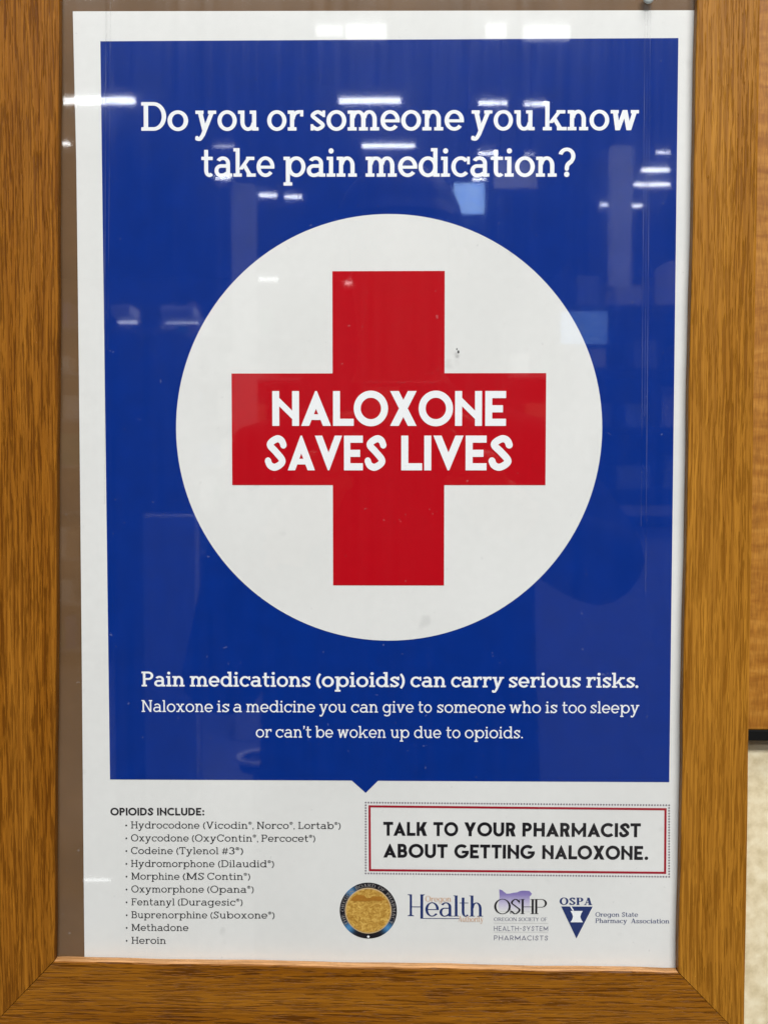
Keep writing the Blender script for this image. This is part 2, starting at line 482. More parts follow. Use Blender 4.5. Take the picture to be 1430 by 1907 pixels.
M = {}
M['paper'] = paper_mat('poster_paper', (0.79, 0.795, 0.78))
M['disc'] = paper_mat('poster_paper_disc', (0.79, 0.795, 0.78))
M['blue'] = principled('blue_ink', (0.0001, 0.0255, 0.235), 0.6, 0.06, var=0.16, vscale=95)
M['red'] = principled('red_ink', (0.49, 0.0012, 0.0080), 0.6, 0.06, var=0.05, vscale=160)
M['darkred'] = principled('dark_red_ink', (0.36, 0.005, 0.020), 0.5, 0.25)
M['white'] = principled('white_print', (0.90, 0.92, 0.94), 0.5, 0.25)
M['black'] = principled('black_ink', (0.008, 0.007, 0.010), 0.5, 0.25)
M['charcoal'] = principled('charcoal_ink', (0.016, 0.016, 0.020), 0.5, 0.25)
M['dots'] = principled('mauve_grey_ink', (0.20, 0.165, 0.20), 0.5, 0.25)
M['navy'] = principled('navy_ink', (0.012, 0.030, 0.145), 0.5, 0.25)
M['tan'] = principled('tan_ink', (0.62, 0.36, 0.21), 0.5, 0.25)
M['grey'] = principled('violet_grey_ink', (0.16, 0.16, 0.23), 0.5, 0.25)
M['rule'] = principled('pale_grey_ink', (0.50, 0.50, 0.49), 0.5, 0.25)
M['rimgold'] = principled('pale_gold_ink', (0.60, 0.44, 0.25), 0.5, 0.25)
M['ringtext'] = principled('silver_ink', (0.30, 0.28, 0.27), 0.5, 0.25)
M['speck'] = principled('dark_speck', (0.02, 0.02, 0.02), 0.7, 0.2)

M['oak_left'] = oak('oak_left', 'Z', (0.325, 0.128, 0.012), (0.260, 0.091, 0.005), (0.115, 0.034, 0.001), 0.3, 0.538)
M['oak_right'] = oak('oak_right', 'Z', (0.395, 0.172, 0.019), (0.340, 0.138, 0.011), (0.205, 0.074, 0.004), 4.7, 0.550)  # lighter than the left board; the sheen on this rail is put into its colour
M['oak_bottom'] = oak('oak_bottom', 'X', (0.320, 0.125, 0.010), (0.235, 0.080, 0.003), (0.090, 0.026, 0.0007), 9.1, 0.538)
M['oak_lip_pale'] = oak('oak_lip_pale', 'X', (0.64, 0.35, 0.16), (0.54, 0.27, 0.10), (0.34, 0.15, 0.04), 2.2)  # paler oak, used on the inner lip faces of the bottom rail
M['hardboard'] = principled('brown_hardboard', (0.150, 0.082, 0.036), 0.75, 0.2, var=0.28, vscale=55)
M['acrylic'] = acrylic('clear_acrylic')
M['ridge'] = ridge_acrylic('scored_acrylic')
M['steel'] = principled('zinc_steel', (0.70, 0.76, 0.74), 0.38, 0.6, metal=0.25)
M['steel_dark'] = principled('recess_shadow_steel', (0.10, 0.11, 0.11), 0.5, 0.4, metal=0.6)


def figured_wood(name):
    """veneer with rippled cross figure and fine upright pores"""
    m, ns, ln = new_mat(name)
    out = node(ns, 'ShaderNodeOutputMaterial'); p = node(ns, 'ShaderNodeBsdfPrincipled'); tc = node(ns, 'ShaderNodeTexCoord')

    def nz(sc, detail, dist=0.0):
        mp = node(ns, 'ShaderNodeMapping'); mp.inputs['Scale'].default_value = sc
        n = node(ns, 'ShaderNodeTexNoise'); n.inputs['Scale'].default_value = 1; n.inputs['Detail'].default_value = detail; n.inputs['Distortion'].default_value = dist
        ln.new(tc.outputs['Object'], mp.inputs[0]); ln.new(mp.outputs[0], n.inputs[0])
        return n.outputs[0]
    r = ramp(ns, [(0.30, (0.275, 0.098, 0.008)), (0.50, (0.355, 0.143, 0.015)), (0.70, (0.44, 0.195, 0.028))]); ln.new(nz((60, 40, 210), 5, 0.6), r.inputs[0])
    r2 = ramp(ns, [(0.35, (0.80, 0.77, 0.70)), (0.65, (1.10, 1.11, 1.14))]); ln.new(nz((1300, 40, 160), 3), r2.inputs[0])
    mx = node(ns, 'ShaderNodeMix', data_type='RGBA', blend_type='MULTIPLY'); mx.inputs[0].default_value = 1
    ln.new(r.outputs[0], mx.inputs[6]); ln.new(r2.outputs[0], mx.inputs[7])
    ln.new(mx.outputs[2], p.inputs['Base Color']); p.inputs['Roughness'].default_value = 0.5; p.inputs['Specular IOR Level'].default_value = 0.3
    ln.new(p.outputs[0], out.inputs[0])
    return m


def laminate(name):
    m, ns, ln = new_mat(name)
    out = node(ns, 'ShaderNodeOutputMaterial'); p = node(ns, 'ShaderNodeBsdfPrincipled'); tc = node(ns, 'ShaderNodeTexCoord')
    n = node(ns, 'ShaderNodeTexNoise'); n.inputs['Scale'].default_value = 190; n.inputs['Detail'].default_value = 4; n.inputs['Roughness'].default_value = 0.55
    ln.new(tc.outputs['Object'], n.inputs[0])
    r = ramp(ns, [(0.30, (0.58, 0.490, 0.305)), (0.50, (0.70, 0.605, 0.405)), (0.70, (0.79, 0.71, 0.51))]); ln.new(n.outputs[0], r.inputs[0])
    ln.new(r.outputs[0], p.inputs['Base Color']); p.inputs['Roughness'].default_value = 0.5; p.inputs['Specular IOR Level'].default_value = 0.3
    ln.new(p.outputs[0], out.inputs[0])
    return m


M['figured'] = figured_wood('figured_veneer')
M['laminate'] = laminate('cream_laminate')
M['blacktrim'] = principled('black_trim', (0.004, 0.004, 0.004), 0.6, 0.15)

# ------------------------------------------------------------------ lettering: glyphs drawn from bars, arcs and pen strokes
# unit: capital height = 1.  A glyph is a list of convex-ish polygons whose union is taken by a Delaunay triangulation.


def rect(x0, y0, x1, y1):
    return [[(x0, y0), (x1, y0), (x1, y1), (x0, y1)]]


def arc(cx, cy, rx, ry, a0, a1, w, h):
    n = max(3, int(abs(a1 - a0) / 9))
    o = []
    ix, iy = max(rx - w, 0.001), max(ry - h, 0.001)
    for i in range(n):
        t0, t1 = [math.radians(a0 + (a1 - a0) * k / n) for k in (i, i + 1)]
        o.append([(cx + ix * math.cos(t0), cy + iy * math.sin(t0)), (cx + rx * math.cos(t0), cy + ry * math.sin(t0)),
                  (cx + rx * math.cos(t1), cy + ry * math.sin(t1)), (cx + ix * math.cos(t1), cy + iy * math.sin(t1))])
    return o


def disc(cx, cy, r, n=18):
    return [[(cx + r * math.cos(2 * math.pi * i / n), cy + r * math.sin(2 * math.pi * i / n)) for i in range(n)]]


def bar(x0, y0, x1, y1, w):
    """diagonal of horizontal width w; x0, x1 are its left edge"""
    return [[(x0, y0), (x0 + w, y0), (x1 + w, y1), (x1, y1)]]


def pen(pts, S, h, n=6):
    P = [pts[0]] + list(pts) + [pts[-1]]
    s = []
    for i in range(1, len(P) - 2):
        p0, p1, p2, p3 = P[i - 1:i + 3]
        for k in range(n):
            t = k / n
            s.append(tuple(0.5 * (2 * p1[j] + (p2[j] - p0[j]) * t + (2 * p0[j] - 5 * p1[j] + 4 * p2[j] - p3[j]) * t * t
                                  + (3 * p1[j] - p0[j] - 3 * p2[j] + p3[j]) * t ** 3) for j in (0, 1)))
    s.append(tuple(pts[-1]))
    o = []
    for i in range(len(s) - 1):
        a, b = s[i], s[i + 1]
        tx, ty = b[0] - a[0], b[1] - a[1]
        l = math.hypot(tx, ty)
        if l < 1e-6: continue
        tx, ty = tx / l, ty / l
        hw = 0.5 * math.sqrt((S * ty) ** 2 + (h * tx) ** 2)
        o.append([(a[0] - ty * hw, a[1] + tx * hw), (a[0] + ty * hw, a[1] - tx * hw), (b[0] + ty * hw, b[1] - tx * hw), (b[0] - ty * hw, b[1] + tx * hw)])
        if i: o.append([(a[0] + S / 2 * math.cos(k * math.pi / 6), a[1] + h / 2 * math.sin(k * math.pi / 6)) for k in range(12)])
    return o


def serif_glyph(c, F):
    """slab / bracket-less serif alphabet. F: S stem, h curve thin, T slab thickness, e slab overhang, X x-height"""
    S, h, T, e, X = F['S'], F['h'], F['T'], F['e'], F['X']
    ov = 0.012
    th = F.get('thin', S * 1.08)      # horizontal width of the thin diagonals
    tk = S * 1.12                     # and of the thick ones
    fe = 2 * e + S                    # a full foot

    def foot(x, y=0.0):               # slab under / over a stem whose left edge is x
        return rect(x - e, y, x + S + e, y + T)

    def arch(xl, xr):                 # shoulder from a stem at xl to a stem at xr (left edges)
        x0, x1 = xl + S * 0.15, xr + S
        ry = min(0.32, X * 0.46)
        return arc((x0 + x1) / 2, X + ov - ry, (x1 - x0) / 2, ry, 0, 172, S, h) + rect(xr, 0, xr + S, X + ov - ry)
    if c == 'a':
        xr = 0.60
        ry = X * 0.34
        return (arc(0.325, X + ov - ry, xr - 0.325, ry, 0, 152, S, h) + rect(xr - S, 0, xr, X + ov - ry) + rect(xr - S, 0, xr + e, T)
                + arc(0.25, X * 0.305, 0.25, X * 0.305 + ov, 90, 270, S, h) + rect(0.25, X * 0.61 + ov - h, xr - S * 0.5, X * 0.61 + ov)
                + arc(0.25, X * 0.305, xr - 0.25 - S * 0.1, X * 0.305 + ov, 270, 335, S, h)), xr + e
    if c == 'b':
        cx = e + S * 0.3 + 0.34
        return rect(e, 0, e + S, 1) + rect(0, 1 - T, e + S, 1) + arc(cx, X / 2, 0.34, X / 2 + ov, 0, 360, S, h), cx + 0.34
    if c in 'dq':
        xs = 0.68 - 0.3 * S - S * 0.7
        if c == 'd':
            return rect(xs, 0, xs + S, 1) + rect(xs - e, 1 - T, xs + S, 1) + rect(xs, 0, xs + S + e, T) + arc(0.34, X / 2, 0.34, X / 2 + ov, 0, 360, S, h), xs + S + e
    if c == 'c':
        return arc(0.345, X / 2, 0.345, X / 2 + ov, 42, 320, S, h) + rect(0.565, X * 0.62, 0.565 + max(T * 0.85, 0.04), X), 0.64
    if c == 'e':
        return arc(0.345, X / 2, 0.345, X / 2 + ov, 0, 322, S, h) + rect(S * 0.5, X / 2 - h * 0.55, 0.688, X / 2 + h * 0.30), 0.69
    if c == 'g':
        xs = 0.68 - S
        return (arc(0.34, X / 2, 0.34, X / 2 + ov, 0, 360, S, h) + rect(xs, -0.07, xs + S, X) + rect(xs, X - T, xs + S + e, X)
                + arc(xs + S - 0.31, -0.07, 0.31, 0.25, 0, -150, S, h)), xs + S + e
    if c == 'h':
        xr = e + 0.42
        return rect(e, 0, e + S, 1) + rect(0, 1 - T, e + S, 1) + foot(e) + arch(e, xr) + foot(xr), xr + S + e
    if c == 'n':
        xr = e + 0.42
        return rect(e, 0, e + S, X) + rect(0, X - T, e + S, X) + foot(e) + arch(e, xr) + foot(xr), xr + S + e
    if c == 'm':
        x1, x2 = e + 0.40, e + 0.80
        return rect(e, 0, e + S, X) + rect(0, X - T, e + S, X) + foot(e) + arch(e, x1) + foot(x1) + arch(x1, x2) + foot(x2), x2 + S + e
    if c == 'u':
        xr = e + 0.43
        x0, x1 = e, xr + S * 0.85
        ry = min(0.32, X * 0.46)
        return (rect(e, ry - ov, e + S, X) + rect(0, X - T, e + S, X) + rect(xr, 0, xr + S, X) + rect(xr - e, X - T, xr + S, X) + rect(xr, 0, xr + S + e, T)
                + arc((x0 + x1) / 2, ry - ov, (x1 - x0) / 2, ry, 180, 352, S, h)), xr + S + e
    if c == 'r':
        return (rect(e, 0, e + S, X) + rect(0, X - T, e + S, X) + foot(e) + arc(e + S * 0.15 + 0.30, X + ov - 0.34, 0.30, 0.34, 176, 78, S, h)
                + rect(e + 0.37, X * 0.70, e + 0.37 + max(T, 0.06), X + ov)), e + 0.37 + max(T, 0.06)
    if c in 'il':
        top = 1 if c == 'l' else X
        g = rect(e, 0, e + S, top) + rect(0, top - T, e + S, top) + foot(e)
        if c == 'i': g += disc(e + S / 2, 0.90, max(0.62 * S, 0.07))
        return g, fe
    if c == 'k':
        return (rect(e, 0, e + S, 1) + rect(0, 1 - T, e + S, 1) + foot(e) + bar(e + S * 0.7, X * 0.36, 0.46 + e, X, th) + rect(0.40 + e, X - T, 0.66 + e + S * 0.4, X)
                + bar(0.50 + e, 0, 0.235 + e, X * 0.60, tk) + rect(0.42 + e, 0, 0.62 + e + S, T)), 0.68 + e + S * 0.5
    if c == 'o':
        return arc(0.355, X / 2, 0.355, X / 2 + ov, 0, 360, S, h), 0.71
    if c == 'p':
        cx = e + S * 0.3 + 0.34
        return (rect(e, -0.31, e + S, X) + rect(0, X - T, e + S, X) + foot(e, -0.31) + arc(cx, X / 2, 0.34, X / 2 + ov, 0, 360, S, h)), cx + 0.34
    if c == 's':
        k = max(T * 0.85, 0.04)
        return (pen([(0.45, 0.80 * X), (0.27, X - h / 2 + ov), (0.09, 0.745 * X), (0.27, 0.515 * X), (0.46, 0.265 * X), (0.27, h / 2 - ov), (0.07, 0.20 * X)], S * 0.95, h)
                + rect(0.44, 0.67 * X, 0.44 + k, X) + rect(0.02, 0, 0.02 + k, 0.32 * X)), 0.54
    if c == 't':
        x = 0.11
        return (rect(x, 0.2, x + S, min(0.96, X + 0.24)) + rect(0, X - T, 0.44, X) + arc(x + 0.20, 0.22, 0.20, 0.22 + ov, 180, 318, S, h)), 0.46
    if c in 'vy':
        x0, x1, y0 = 0.07, 0.55, 0.0
        g = bar(0.335 - tk / 2, 0, x0, X, tk) + bar(0.335 - th / 2, 0, x1, X, th)
        g += rect(x0 - 0.07, X - T, x0 + tk + 0.06, X) + rect(x1 - 0.09, X - T, x1 + th + 0.05, X)
        if c == 'y':
            sl = (x1 - (0.335 - th / 2)) / X
            xe, ye = 0.335 - 0.20 * sl, -0.20
            g += bar(xe - th / 2, ye, 0.335 - th / 2, 0.0, th) + pen([(xe, ye + 0.02), (xe - 0.09, ye - 0.09), (0.05, ye - 0.085)], S, h) + disc(0.055, -0.25, max(S * 0.45, 0.05))
        return g, x1 + th + 0.05
    if c == 'w':
        a0, a1, a2 = 0.07, 0.43, 0.80
        m0, m1 = 0.26, 0.66
        return (bar(m0 - tk / 2, 0, a0, X, tk) + bar(m0 - th / 2, 0, a1, X, th) + bar(m1 - tk / 2, 0, a1, X, tk) + bar(m1 - th / 2, 0, a2, X, th)
                + rect(0, X - T, a0 + tk + 0.05, X) + rect(a2 - 0.08, X - T, a2 + th + 0.05, X)), a2 + th + 0.05
    if c == 'x':
        return (bar(0.48, 0, 0.06, X, tk) + bar(0.06, 0, 0.46, X, th) + rect(0, X - T, 0.10 + tk, X) + rect(0.40, X - T, 0.52 + th, X)
                + rect(0, 0, 0.12 + th, T) + rect(0.42, 0, 0.56 + tk, T)), 0.56 + tk
    if c == 'A':
        w = 0.84
        a = w / 2
        return (bar(0.06, 0, a - th * 0.55, 1, th) + bar(w - 0.06 - tk, 0, a - tk * 0.5, 1, tk) + rect(0.2, 0.28, w - 0.2, 0.28 + h)
                + rect(0, 0, 0.14 + th, T) + rect(w - 0.16 - tk, 0, w, T)), w
    if c in 'BPR':
        g = rect(e, 0, e + S, 1) + foot(e) + rect(0, 1 - T, e + S, 1)
        yb = 0.44 if c != 'B' else 0.475
        r = (1 - yb) / 2
        g += rect(e, 1 - h, 0.42, 1) + rect(e, yb, 0.42, yb + h) + arc(0.42, yb + r, 0.30 if c != 'B' else 0.25, r, -90, 90, S, h)
        if c == 'B':
            r = (yb + h) / 2
            g += rect(0, 0, 0.42, h) + arc(0.42, r, 0.30, r, -90, 90, S, h)
        if c == 'R':
            g += bar(0.62, 0, 0.36, yb + h * 0.5, tk) + rect(0.60, 0, 0.74 + S * 0.7, T)
            return g, 0.74 + S * 0.7
        return g, 0.72
    if c == 'C':
        k = max(T * 0.85, 0.035)
        return arc(0.44, 0.5, 0.44, 0.5 + ov, 40, 322, S, h) + rect(0.73, 0.66, 0.73 + k, 1.0) + (rect(0.73, 0.0, 0.73 + k, 0.28) if T < 0.05 else []), 0.82
    if c == 'G':
        k = max(T * 0.85, 0.035)
        return arc(0.44, 0.5, 0.44, 0.5 + ov, 40, 330, S, h) + rect(0.73, 0.66, 0.73 + k, 1.0) + rect(0.80 - S, 0.06, 0.80, 0.46) + rect(0.52, 0.46 - T, 0.80 + e, 0.46), 0.80 + e
    if c == 'D':
        return (rect(e, 0, e + S, 1) + rect(0, 1 - h, 0.42, 1) + rect(0, 0, 0.42, h) + arc(0.42, 0.5, 0.44, 0.5, -90, 90, S, h)), 0.86
    if c in 'EF':
        k = max(T * 0.8, 0.035)
        g = rect(e, 0, e + S, 1) + foot(e) + rect(0, 1 - T, 0.66, 1) + rect(0.66 - k, 0.72, 0.66, 1) + rect(e, 0.47, 0.50, 0.47 + T) + rect(0.50 - k, 0.38, 0.50, 0.66)
        if c == 'E': g += rect(0, 0, 0.70, T) + rect(0.70 - k, 0, 0.70, 0.28)
        return g, 0.70 if c == 'E' else 0.66
    if c == 'H':
        x = e + 0.56
        return rect(e, 0, e + S, 1) + foot(e) + foot(e, 1 - T) + rect(x, 0, x + S, 1) + foot(x) + foot(x, 1 - T) + rect(e, 0.46, x + S, 0.46 + h), x + S + e
    if c == 'I':
        return rect(e, 0, e + S, 1) + foot(e) + foot(e, 1 - T), fe
    if c == 'L':
        k = max(T * 0.8, 0.035)
        return rect(e, 0, e + S, 1) + foot(e, 1 - T) + rect(0, 0, 0.66, T) + rect(0.66 - k, 0, 0.66, 0.32), 0.66
    if c == 'M':
        x = e + 0.76
        v = F.get('thin', S)
        mid = (e + x + S) / 2
        return (rect(e, 0, e + v, 1) + rect(x, 0, x + S, 1) + foot(e) + foot(x) + rect(0, 1 - T, e + S, 1) + rect(x, 1 - T, x + S + e, 1)
                + bar(mid - tk / 2, 0.10, e, 1, tk) + bar(mid - v / 2, 0.10, x + S - v, 1, v)), x + S + e
    if c == 'N':
        x = e + 0.60
        v = F.get('thin', S)
        return (rect(e, 0, e + v, 1) + rect(x + S - v, 0, x + S, 1) + rect(0, 0, e + v + e, T) + rect(0, 1 - T, e + S, 1) + rect(x - e, 1 - T, x + S + e, 1)
                + bar(x + S - tk, 0, e, 1, tk)), x + S + e
    if c == 'O':
        return arc(0.46, 0.5, 0.46, 0.5 + ov, 0, 360, S, h), 0.92
    if c == 'S':
        k = max(T * 0.85, 0.035)
        return (pen([(0.53, 0.80), (0.31, 1 - h / 2 + ov), (0.10, 0.755), (0.31, 0.52), (0.54, 0.265), (0.31, h / 2 - ov), (0.07, 0.19)], S * 0.97, h)
                + rect(0.52, 0.69, 0.52 + k, 1) + rect(0.02, 0, 0.02 + k, 0.31)), 0.63
    if c == 'T':
        k = max(T * 0.8, 0.035)
        return rect(0.38 - S / 2, 0, 0.38 + S / 2, 1) + rect(0.38 - S / 2 - e, 0, 0.38 + S / 2 + e, T) + rect(0, 1 - T, 0.76, 1) + rect(0, 0.70, k, 1) + rect(0.76 - k, 0.70, 0.76, 1), 0.76
    if c == 'V':
        return (bar(0.42 - tk / 2, 0, 0.08, 1, tk) + bar(0.42 - th / 2, 0, 0.70, 1, th) + rect(0, 1 - T, 0.14 + tk, 1) + rect(0.62, 1 - T, 0.76 + th, 1)), 0.76 + th
    if c == 'Y':
        return (rect(0.39 - S / 2, 0, 0.39 + S / 2, 0.46) + rect(0.39 - S / 2 - e, 0, 0.39 + S / 2 + e, T) + bar(0.39 - tk / 2, 0.42, 0.07, 1, tk) + bar(0.39 - th / 2, 0.42, 0.64, 1, th)
                + rect(0, 1 - T, 0.13 + tk, 1) + rect(0.56, 1 - T, 0.70 + th, 1)), 0.70 + th
    if c == '(':
        return arc(0.52, 0.40, 0.52, 0.66, 128, 232, S * 0.92, h), 0.27
    if c == ')':
        return arc(-0.25, 0.40, 0.52, 0.66, -52, 52, S * 0.92, h), 0.27
    if c == '?':
        return (arc(0.31, 0.715, 0.31, 0.30, 165, -38, S, h) + pen([(0.49, 0.545), (0.36, 0.44), (0.32, 0.35), (0.315, 0.27)], S, S) + disc(0.315, 0.085, 0.098)), 0.62
    if c == '.':
        return disc(0.07, 0.07, max(0.62 * S, 0.07)), 0.14
    if c == ',':
        return disc(0.08, 0.06, max(0.55 * S, 0.065)) + bar(0.03, -0.13, 0.075, 0.05, 0.065), 0.15
    if c == "'":
        return disc(0.09, 0.93, max(0.58 * S, 0.065)) + bar(0.02, 0.72, 0.08, 0.92, 0.075), 0.16
    if c == '•':
        return disc(0.13, 0.42, 0.13), 0.26
    if c == '#':
        return bar(0.10, 0, 0.22, 0.92, 0.09) + bar(0.34, 0, 0.46, 0.92, 0.09) + rect(0.02, 0.25, 0.58, 0.34) + rect(0.06, 0.58, 0.62, 0.67), 0.62
    if c == '3':
        return (arc(0.27, 0.735, 0.26, 0.265 + ov, 160, -90, S, h) + arc(0.27, 0.285, 0.29, 0.285 + ov, 90, -160, S, h)), 0.56
    if c == '®':
        return arc(0.20, 0.80, 0.20, 0.20, 0, 360, 0.055, 0.055) + rect(0.13, 0.69, 0.18, 0.91) + disc(0.215, 0.84, 0.062, 8) + bar(0.235, 0.69, 0.185, 0.80, 0.05), 0.40
    if c == '-':
        return rect(0.02, 0.36, 0.34, 0.36 + S), 0.36
    raise KeyError(c)


def sans_glyph(c, F):
    """geometric capitals with pointed apexes; F: S stroke"""
    S = F['S']

    def tent(w, flip):
        wh, a = S * 1.16, w / 2
        ap = 0.025
        yi = (a - wh) / (a - ap)
        l = [(0, 0), (wh, 0), (a, yi), (a, 1), (a - ap, 1)]
        r = [(w - x, y) for x, y in l][::-1]
        if flip: l, r = [(x, 1 - y) for x, y in l][::-1], [(x, 1 - y) for x, y in r][::-1]
        return [l, r]
    if c == 'A': return tent(0.88, False) + rect(0.2, 0.17, 0.68, 0.17 + S * 0.80), 0.88
    if c == 'V': return tent(0.88, True), 0.88
    if c == 'N':
        W = 0.79
        return rect(0, 0, S, 1) + rect(W - S, 0, W, 1) + [[(0, 1), (0, 0.76), (W, 0), (W, 0.24)]], W
    if c == 'M':
        W = 0.98
        a = W / 2
        return rect(0, 0, S, 1) + rect(W - S, 0, W, 1) + [[(0, 1), (0, 0.74), (a, 0.10), (a, 0.42)], [(W, 1), (a, 0.42), (a, 0.10), (W, 0.74)]], W
    if c == 'L': return rect(0, 0, S, 1) + rect(0, 0, 0.61, S), 0.61
    if c == 'O': return arc(0.505, 0.5, 0.505, 0.512, 0, 360, S, S), 1.01
    if c == 'C': return arc(0.505, 0.5, 0.505, 0.512, 46, 314, S, S), 0.87
    if c == 'G': return arc(0.505, 0.5, 0.505, 0.512, 46, 350, S, S) + rect(0.52, 0.36, 1.0, 0.36 + S * 0.85), 1.0
    if c == 'X':
        w = 0.78
        return bar(0, 0, w - S * 1.25, 1, S * 1.25) + bar(w - S * 1.25, 0, 0, 1, S * 1.25), w
    if c == 'E': return rect(0, 0, S, 1) + rect(0, 0, 0.61, S) + rect(0, 1 - S, 0.61, 1) + rect(0, 0.5 - S / 2 - 0.01, 0.52, 0.5 + S / 2 - 0.01), 0.61
    if c == 'H': return rect(0, 0, S, 1) + rect(0.76 - S, 0, 0.76, 1) + rect(0, 0.5 - S / 2, 0.76, 0.5 + S / 2), 0.76
    if c == 'I': return rect(0, 0, S, 1), S
    if c == 'T': return rect(0, 1 - S, 0.70, 1) + rect(0.35 - S / 2, 0, 0.35 + S / 2, 1), 0.70
    if c == 'K': return rect(0, 0, S, 1) + bar(S * 0.6, 0.36, 0.72 - S * 1.2, 1, S * 1.3) + bar(0.74 - S * 1.3, 0, 0.22, 0.66, S * 1.3), 0.74
    if c == 'Y':
        w = 0.80
        return rect(w / 2 - S / 2, 0, w / 2 + S / 2, 0.46) + bar(w / 2 - S * 0.6, 0.36, 0, 1, S * 1.2) + bar(w / 2 - S * 0.6, 0.36, w - S * 1.2, 1, S * 1.2), w
    if c == 'U':
        w = 0.74
        return rect(0, 0.36, S, 1) + rect(w - S, 0.36, w, 1) + arc(w / 2, 0.37, w / 2, 0.382, 180, 360, S, S), w
    if c in 'PR':
        r = 0.315
        g = rect(0, 0, S, 1) + rect(0, 1 - S, 0.32, 1) + rect(0, 1 - 2 * r, 0.32, 1 - 2 * r + S) + arc(0.32, 1 - r, 0.315, r, -90, 90, S, S)
        if c == 'R': g += bar(0.66 - S * 1.25, 0, 0.24, 0.46, S * 1.25)
        return g, 0.655 if c == 'R' else 0.635
    if c == 'B':
        g = rect(0, 0, S, 1) + rect(0, 1 - S, 0.33, 1) + rect(0, 0, 0.36, S) + rect(0, 0.5 - S / 2, 0.36, 0.5 + S / 2)
        r1, r2 = (0.5 + S / 2) / 2, (0.5 + S / 2) / 2
        return g + arc(0.33, 1 - r1, 0.27, r1, -90, 90, S, S) + arc(0.36, r2, 0.29, r2, -90, 90, S, S), 0.65
    if c == 'D': return rect(0, 0, S, 1) + rect(0, 1 - S, 0.34, 1) + rect(0, 0, 0.34, S) + arc(0.34, 0.5, 0.46, 0.5, -90, 90, S, S), 0.80
    if c == 'S':
        return pen([(0.57, 0.71), (0.50, 0.86), (0.34, 1 - S / 2 + 0.008), (0.125, 0.745), (0.325, 0.525), (0.53, 0.265), (0.315, S / 2 - 0.008), (0.13, 0.14), (0.055, 0.29)], S, S), 0.64
    if c == '.': return disc(0.125, 0.125, 0.125), 0.25
    if c == ':': return disc(0.12, 0.12, 0.12) + disc(0.12, 0.58, 0.12), 0.24
    if c == '-': return rect(0.02, 0.40, 0.38, 0.40 + S), 0.40
    raise KeyError(c)


_cache = {}


def glyph(c, F):
    k = (c, F['id'])
    if k in _cache: return _cache[k]
    polys, w = F['fn'](c, F)
    verts, faces = [], []
    for p in polys:
        a = sum(p[i][0] * p[(i + 1) % len(p)][1] - p[(i + 1) % len(p)][0] * p[i][1] for i in range(len(p)))
        if abs(a) < 1e-9: continue
        if a < 0: p = p[::-1]
        n = len(verts)
        verts += [Vector(q) for q in p]
        faces.append(list(range(n, n + len(p))))
    r = geometry.delaunay_2d_cdt(verts, [], faces, 0, 1e-5)
    V, FF, orig = r[0], r[2], r[5]
    keep = [f for f, o in zip(FF, orig) if o]
    used = sorted({i for f in keep for i in f})
    mp = {i: j for j, i in enumerate(used)}
    vv = [(V[i].x, V[i].y) for i in used]
    _cache[k] = (vv, [tuple(mp[i] for i in f) for f in keep], w, min(v[0] for v in vv), max(v[0] for v in vv))
    return _cache[k]


ROUND = set('OCGSoceQ')


def lay(word, F):
    """[(glyph, x)] and the ink extent of a word in capital-height units"""
    x, o = 0.0, []
    lo, hi = 1e9, -1e9
    for i, c in enumerate(word):
        vv, ff, w, a, b = glyph(c, F)
        if i: x += F['gap'] - (0.035 if (F['fn'] is sans_glyph and (c in 'OCGAVYT' or word[i - 1] in 'OCGAVYTL')) else 0.0)
        if i and F['fn'] is sans_glyph and (word[i - 1] + c) in ('AV', 'VA', 'LO', 'TA', 'LT', 'AC', 'AY'): x -= 0.06
        o.append((c, x))
        lo, hi = min(lo, x + a), max(hi, x + b)
        x += w
    return o, lo, hi


def word_mesh(mb, word, ax, az, bx, bz, cap, F, y):
    gs, lo, hi = lay(word, F)
    d = Vector((bx - ax, bz - az))
    L = d.length
    d /= L
    n = Vector((-d.y, d.x))
    k = L / (hi - lo)
    for c, x0 in gs:
        vv, ff = glyph(c, F)[:2]
        pts = []
        for (u, v) in vv:
            q = Vector((ax, az)) + d * ((u + x0 - lo) * k) + n * (v * cap)
            pts.append((q.x * MM, y, q.y * MM))
        mb.add(pts, ff)


def text_mesh(lines, cap, F, y):
    mb = MB()
    for ln in lines:
        for (t, ax, az, bx, bz) in ln: word_mesh(mb, t, ax, az, bx, bz, cap, F, y)
    return mb


def font(idn, fn, S, h=None, T=0.1, e=0.08, X=0.69, gap=0.06, thin=None):
    F = dict(id=idn, fn=fn, S=S, h=h if h else S, T=T, e=e, X=X, gap=gap)
    if thin: F['thin'] = thin
    return F


F_HEAD = font('head', serif_glyph, 0.153, 0.125, 0.118, 0.085, 0.70, 0.045)
F_SUB = font('sub', serif_glyph, 0.156, 0.130, 0.118, 0.085, 0.70, 0.055)
F_BODY = font('body', serif_glyph, 0.118, 0.102, 0.094, 0.085, 0.70, 0.075)
F_LIST = font('list', serif_glyph, 0.125, 0.105, 0.095, 0.085, 0.70, 0.080)
F_SLOGAN = font('slogan', sans_glyph, 0.205, gap=0.095)
F_NOTICE = font('notice', sans_glyph, 0.215, gap=0.115)
F_CAPS = font('caps', sans_glyph, 0.205, gap=0.115)
F_THINCAPS = font('thincaps', sans_glyph, 0.115, gap=0.24)
F_TIMES = font('times', serif_glyph, 0.135, 0.045, 0.032, 0.075, 0.66, 0.03, 0.055)
F_OSHP = font('didone', serif_glyph, 0.115, 0.035, 0.028, 0.065, 0.66, -0.045, 0.045)
F_OSPA = font('fatface', serif_glyph, 0.23, 0.085, 0.075, 0.055, 0.68, 0.10, 0.09)
F_SMALL = font('smallserif', serif_glyph, 0.145, 0.070, 0.055, 0.075, 0.68, 0.05, 0.085)

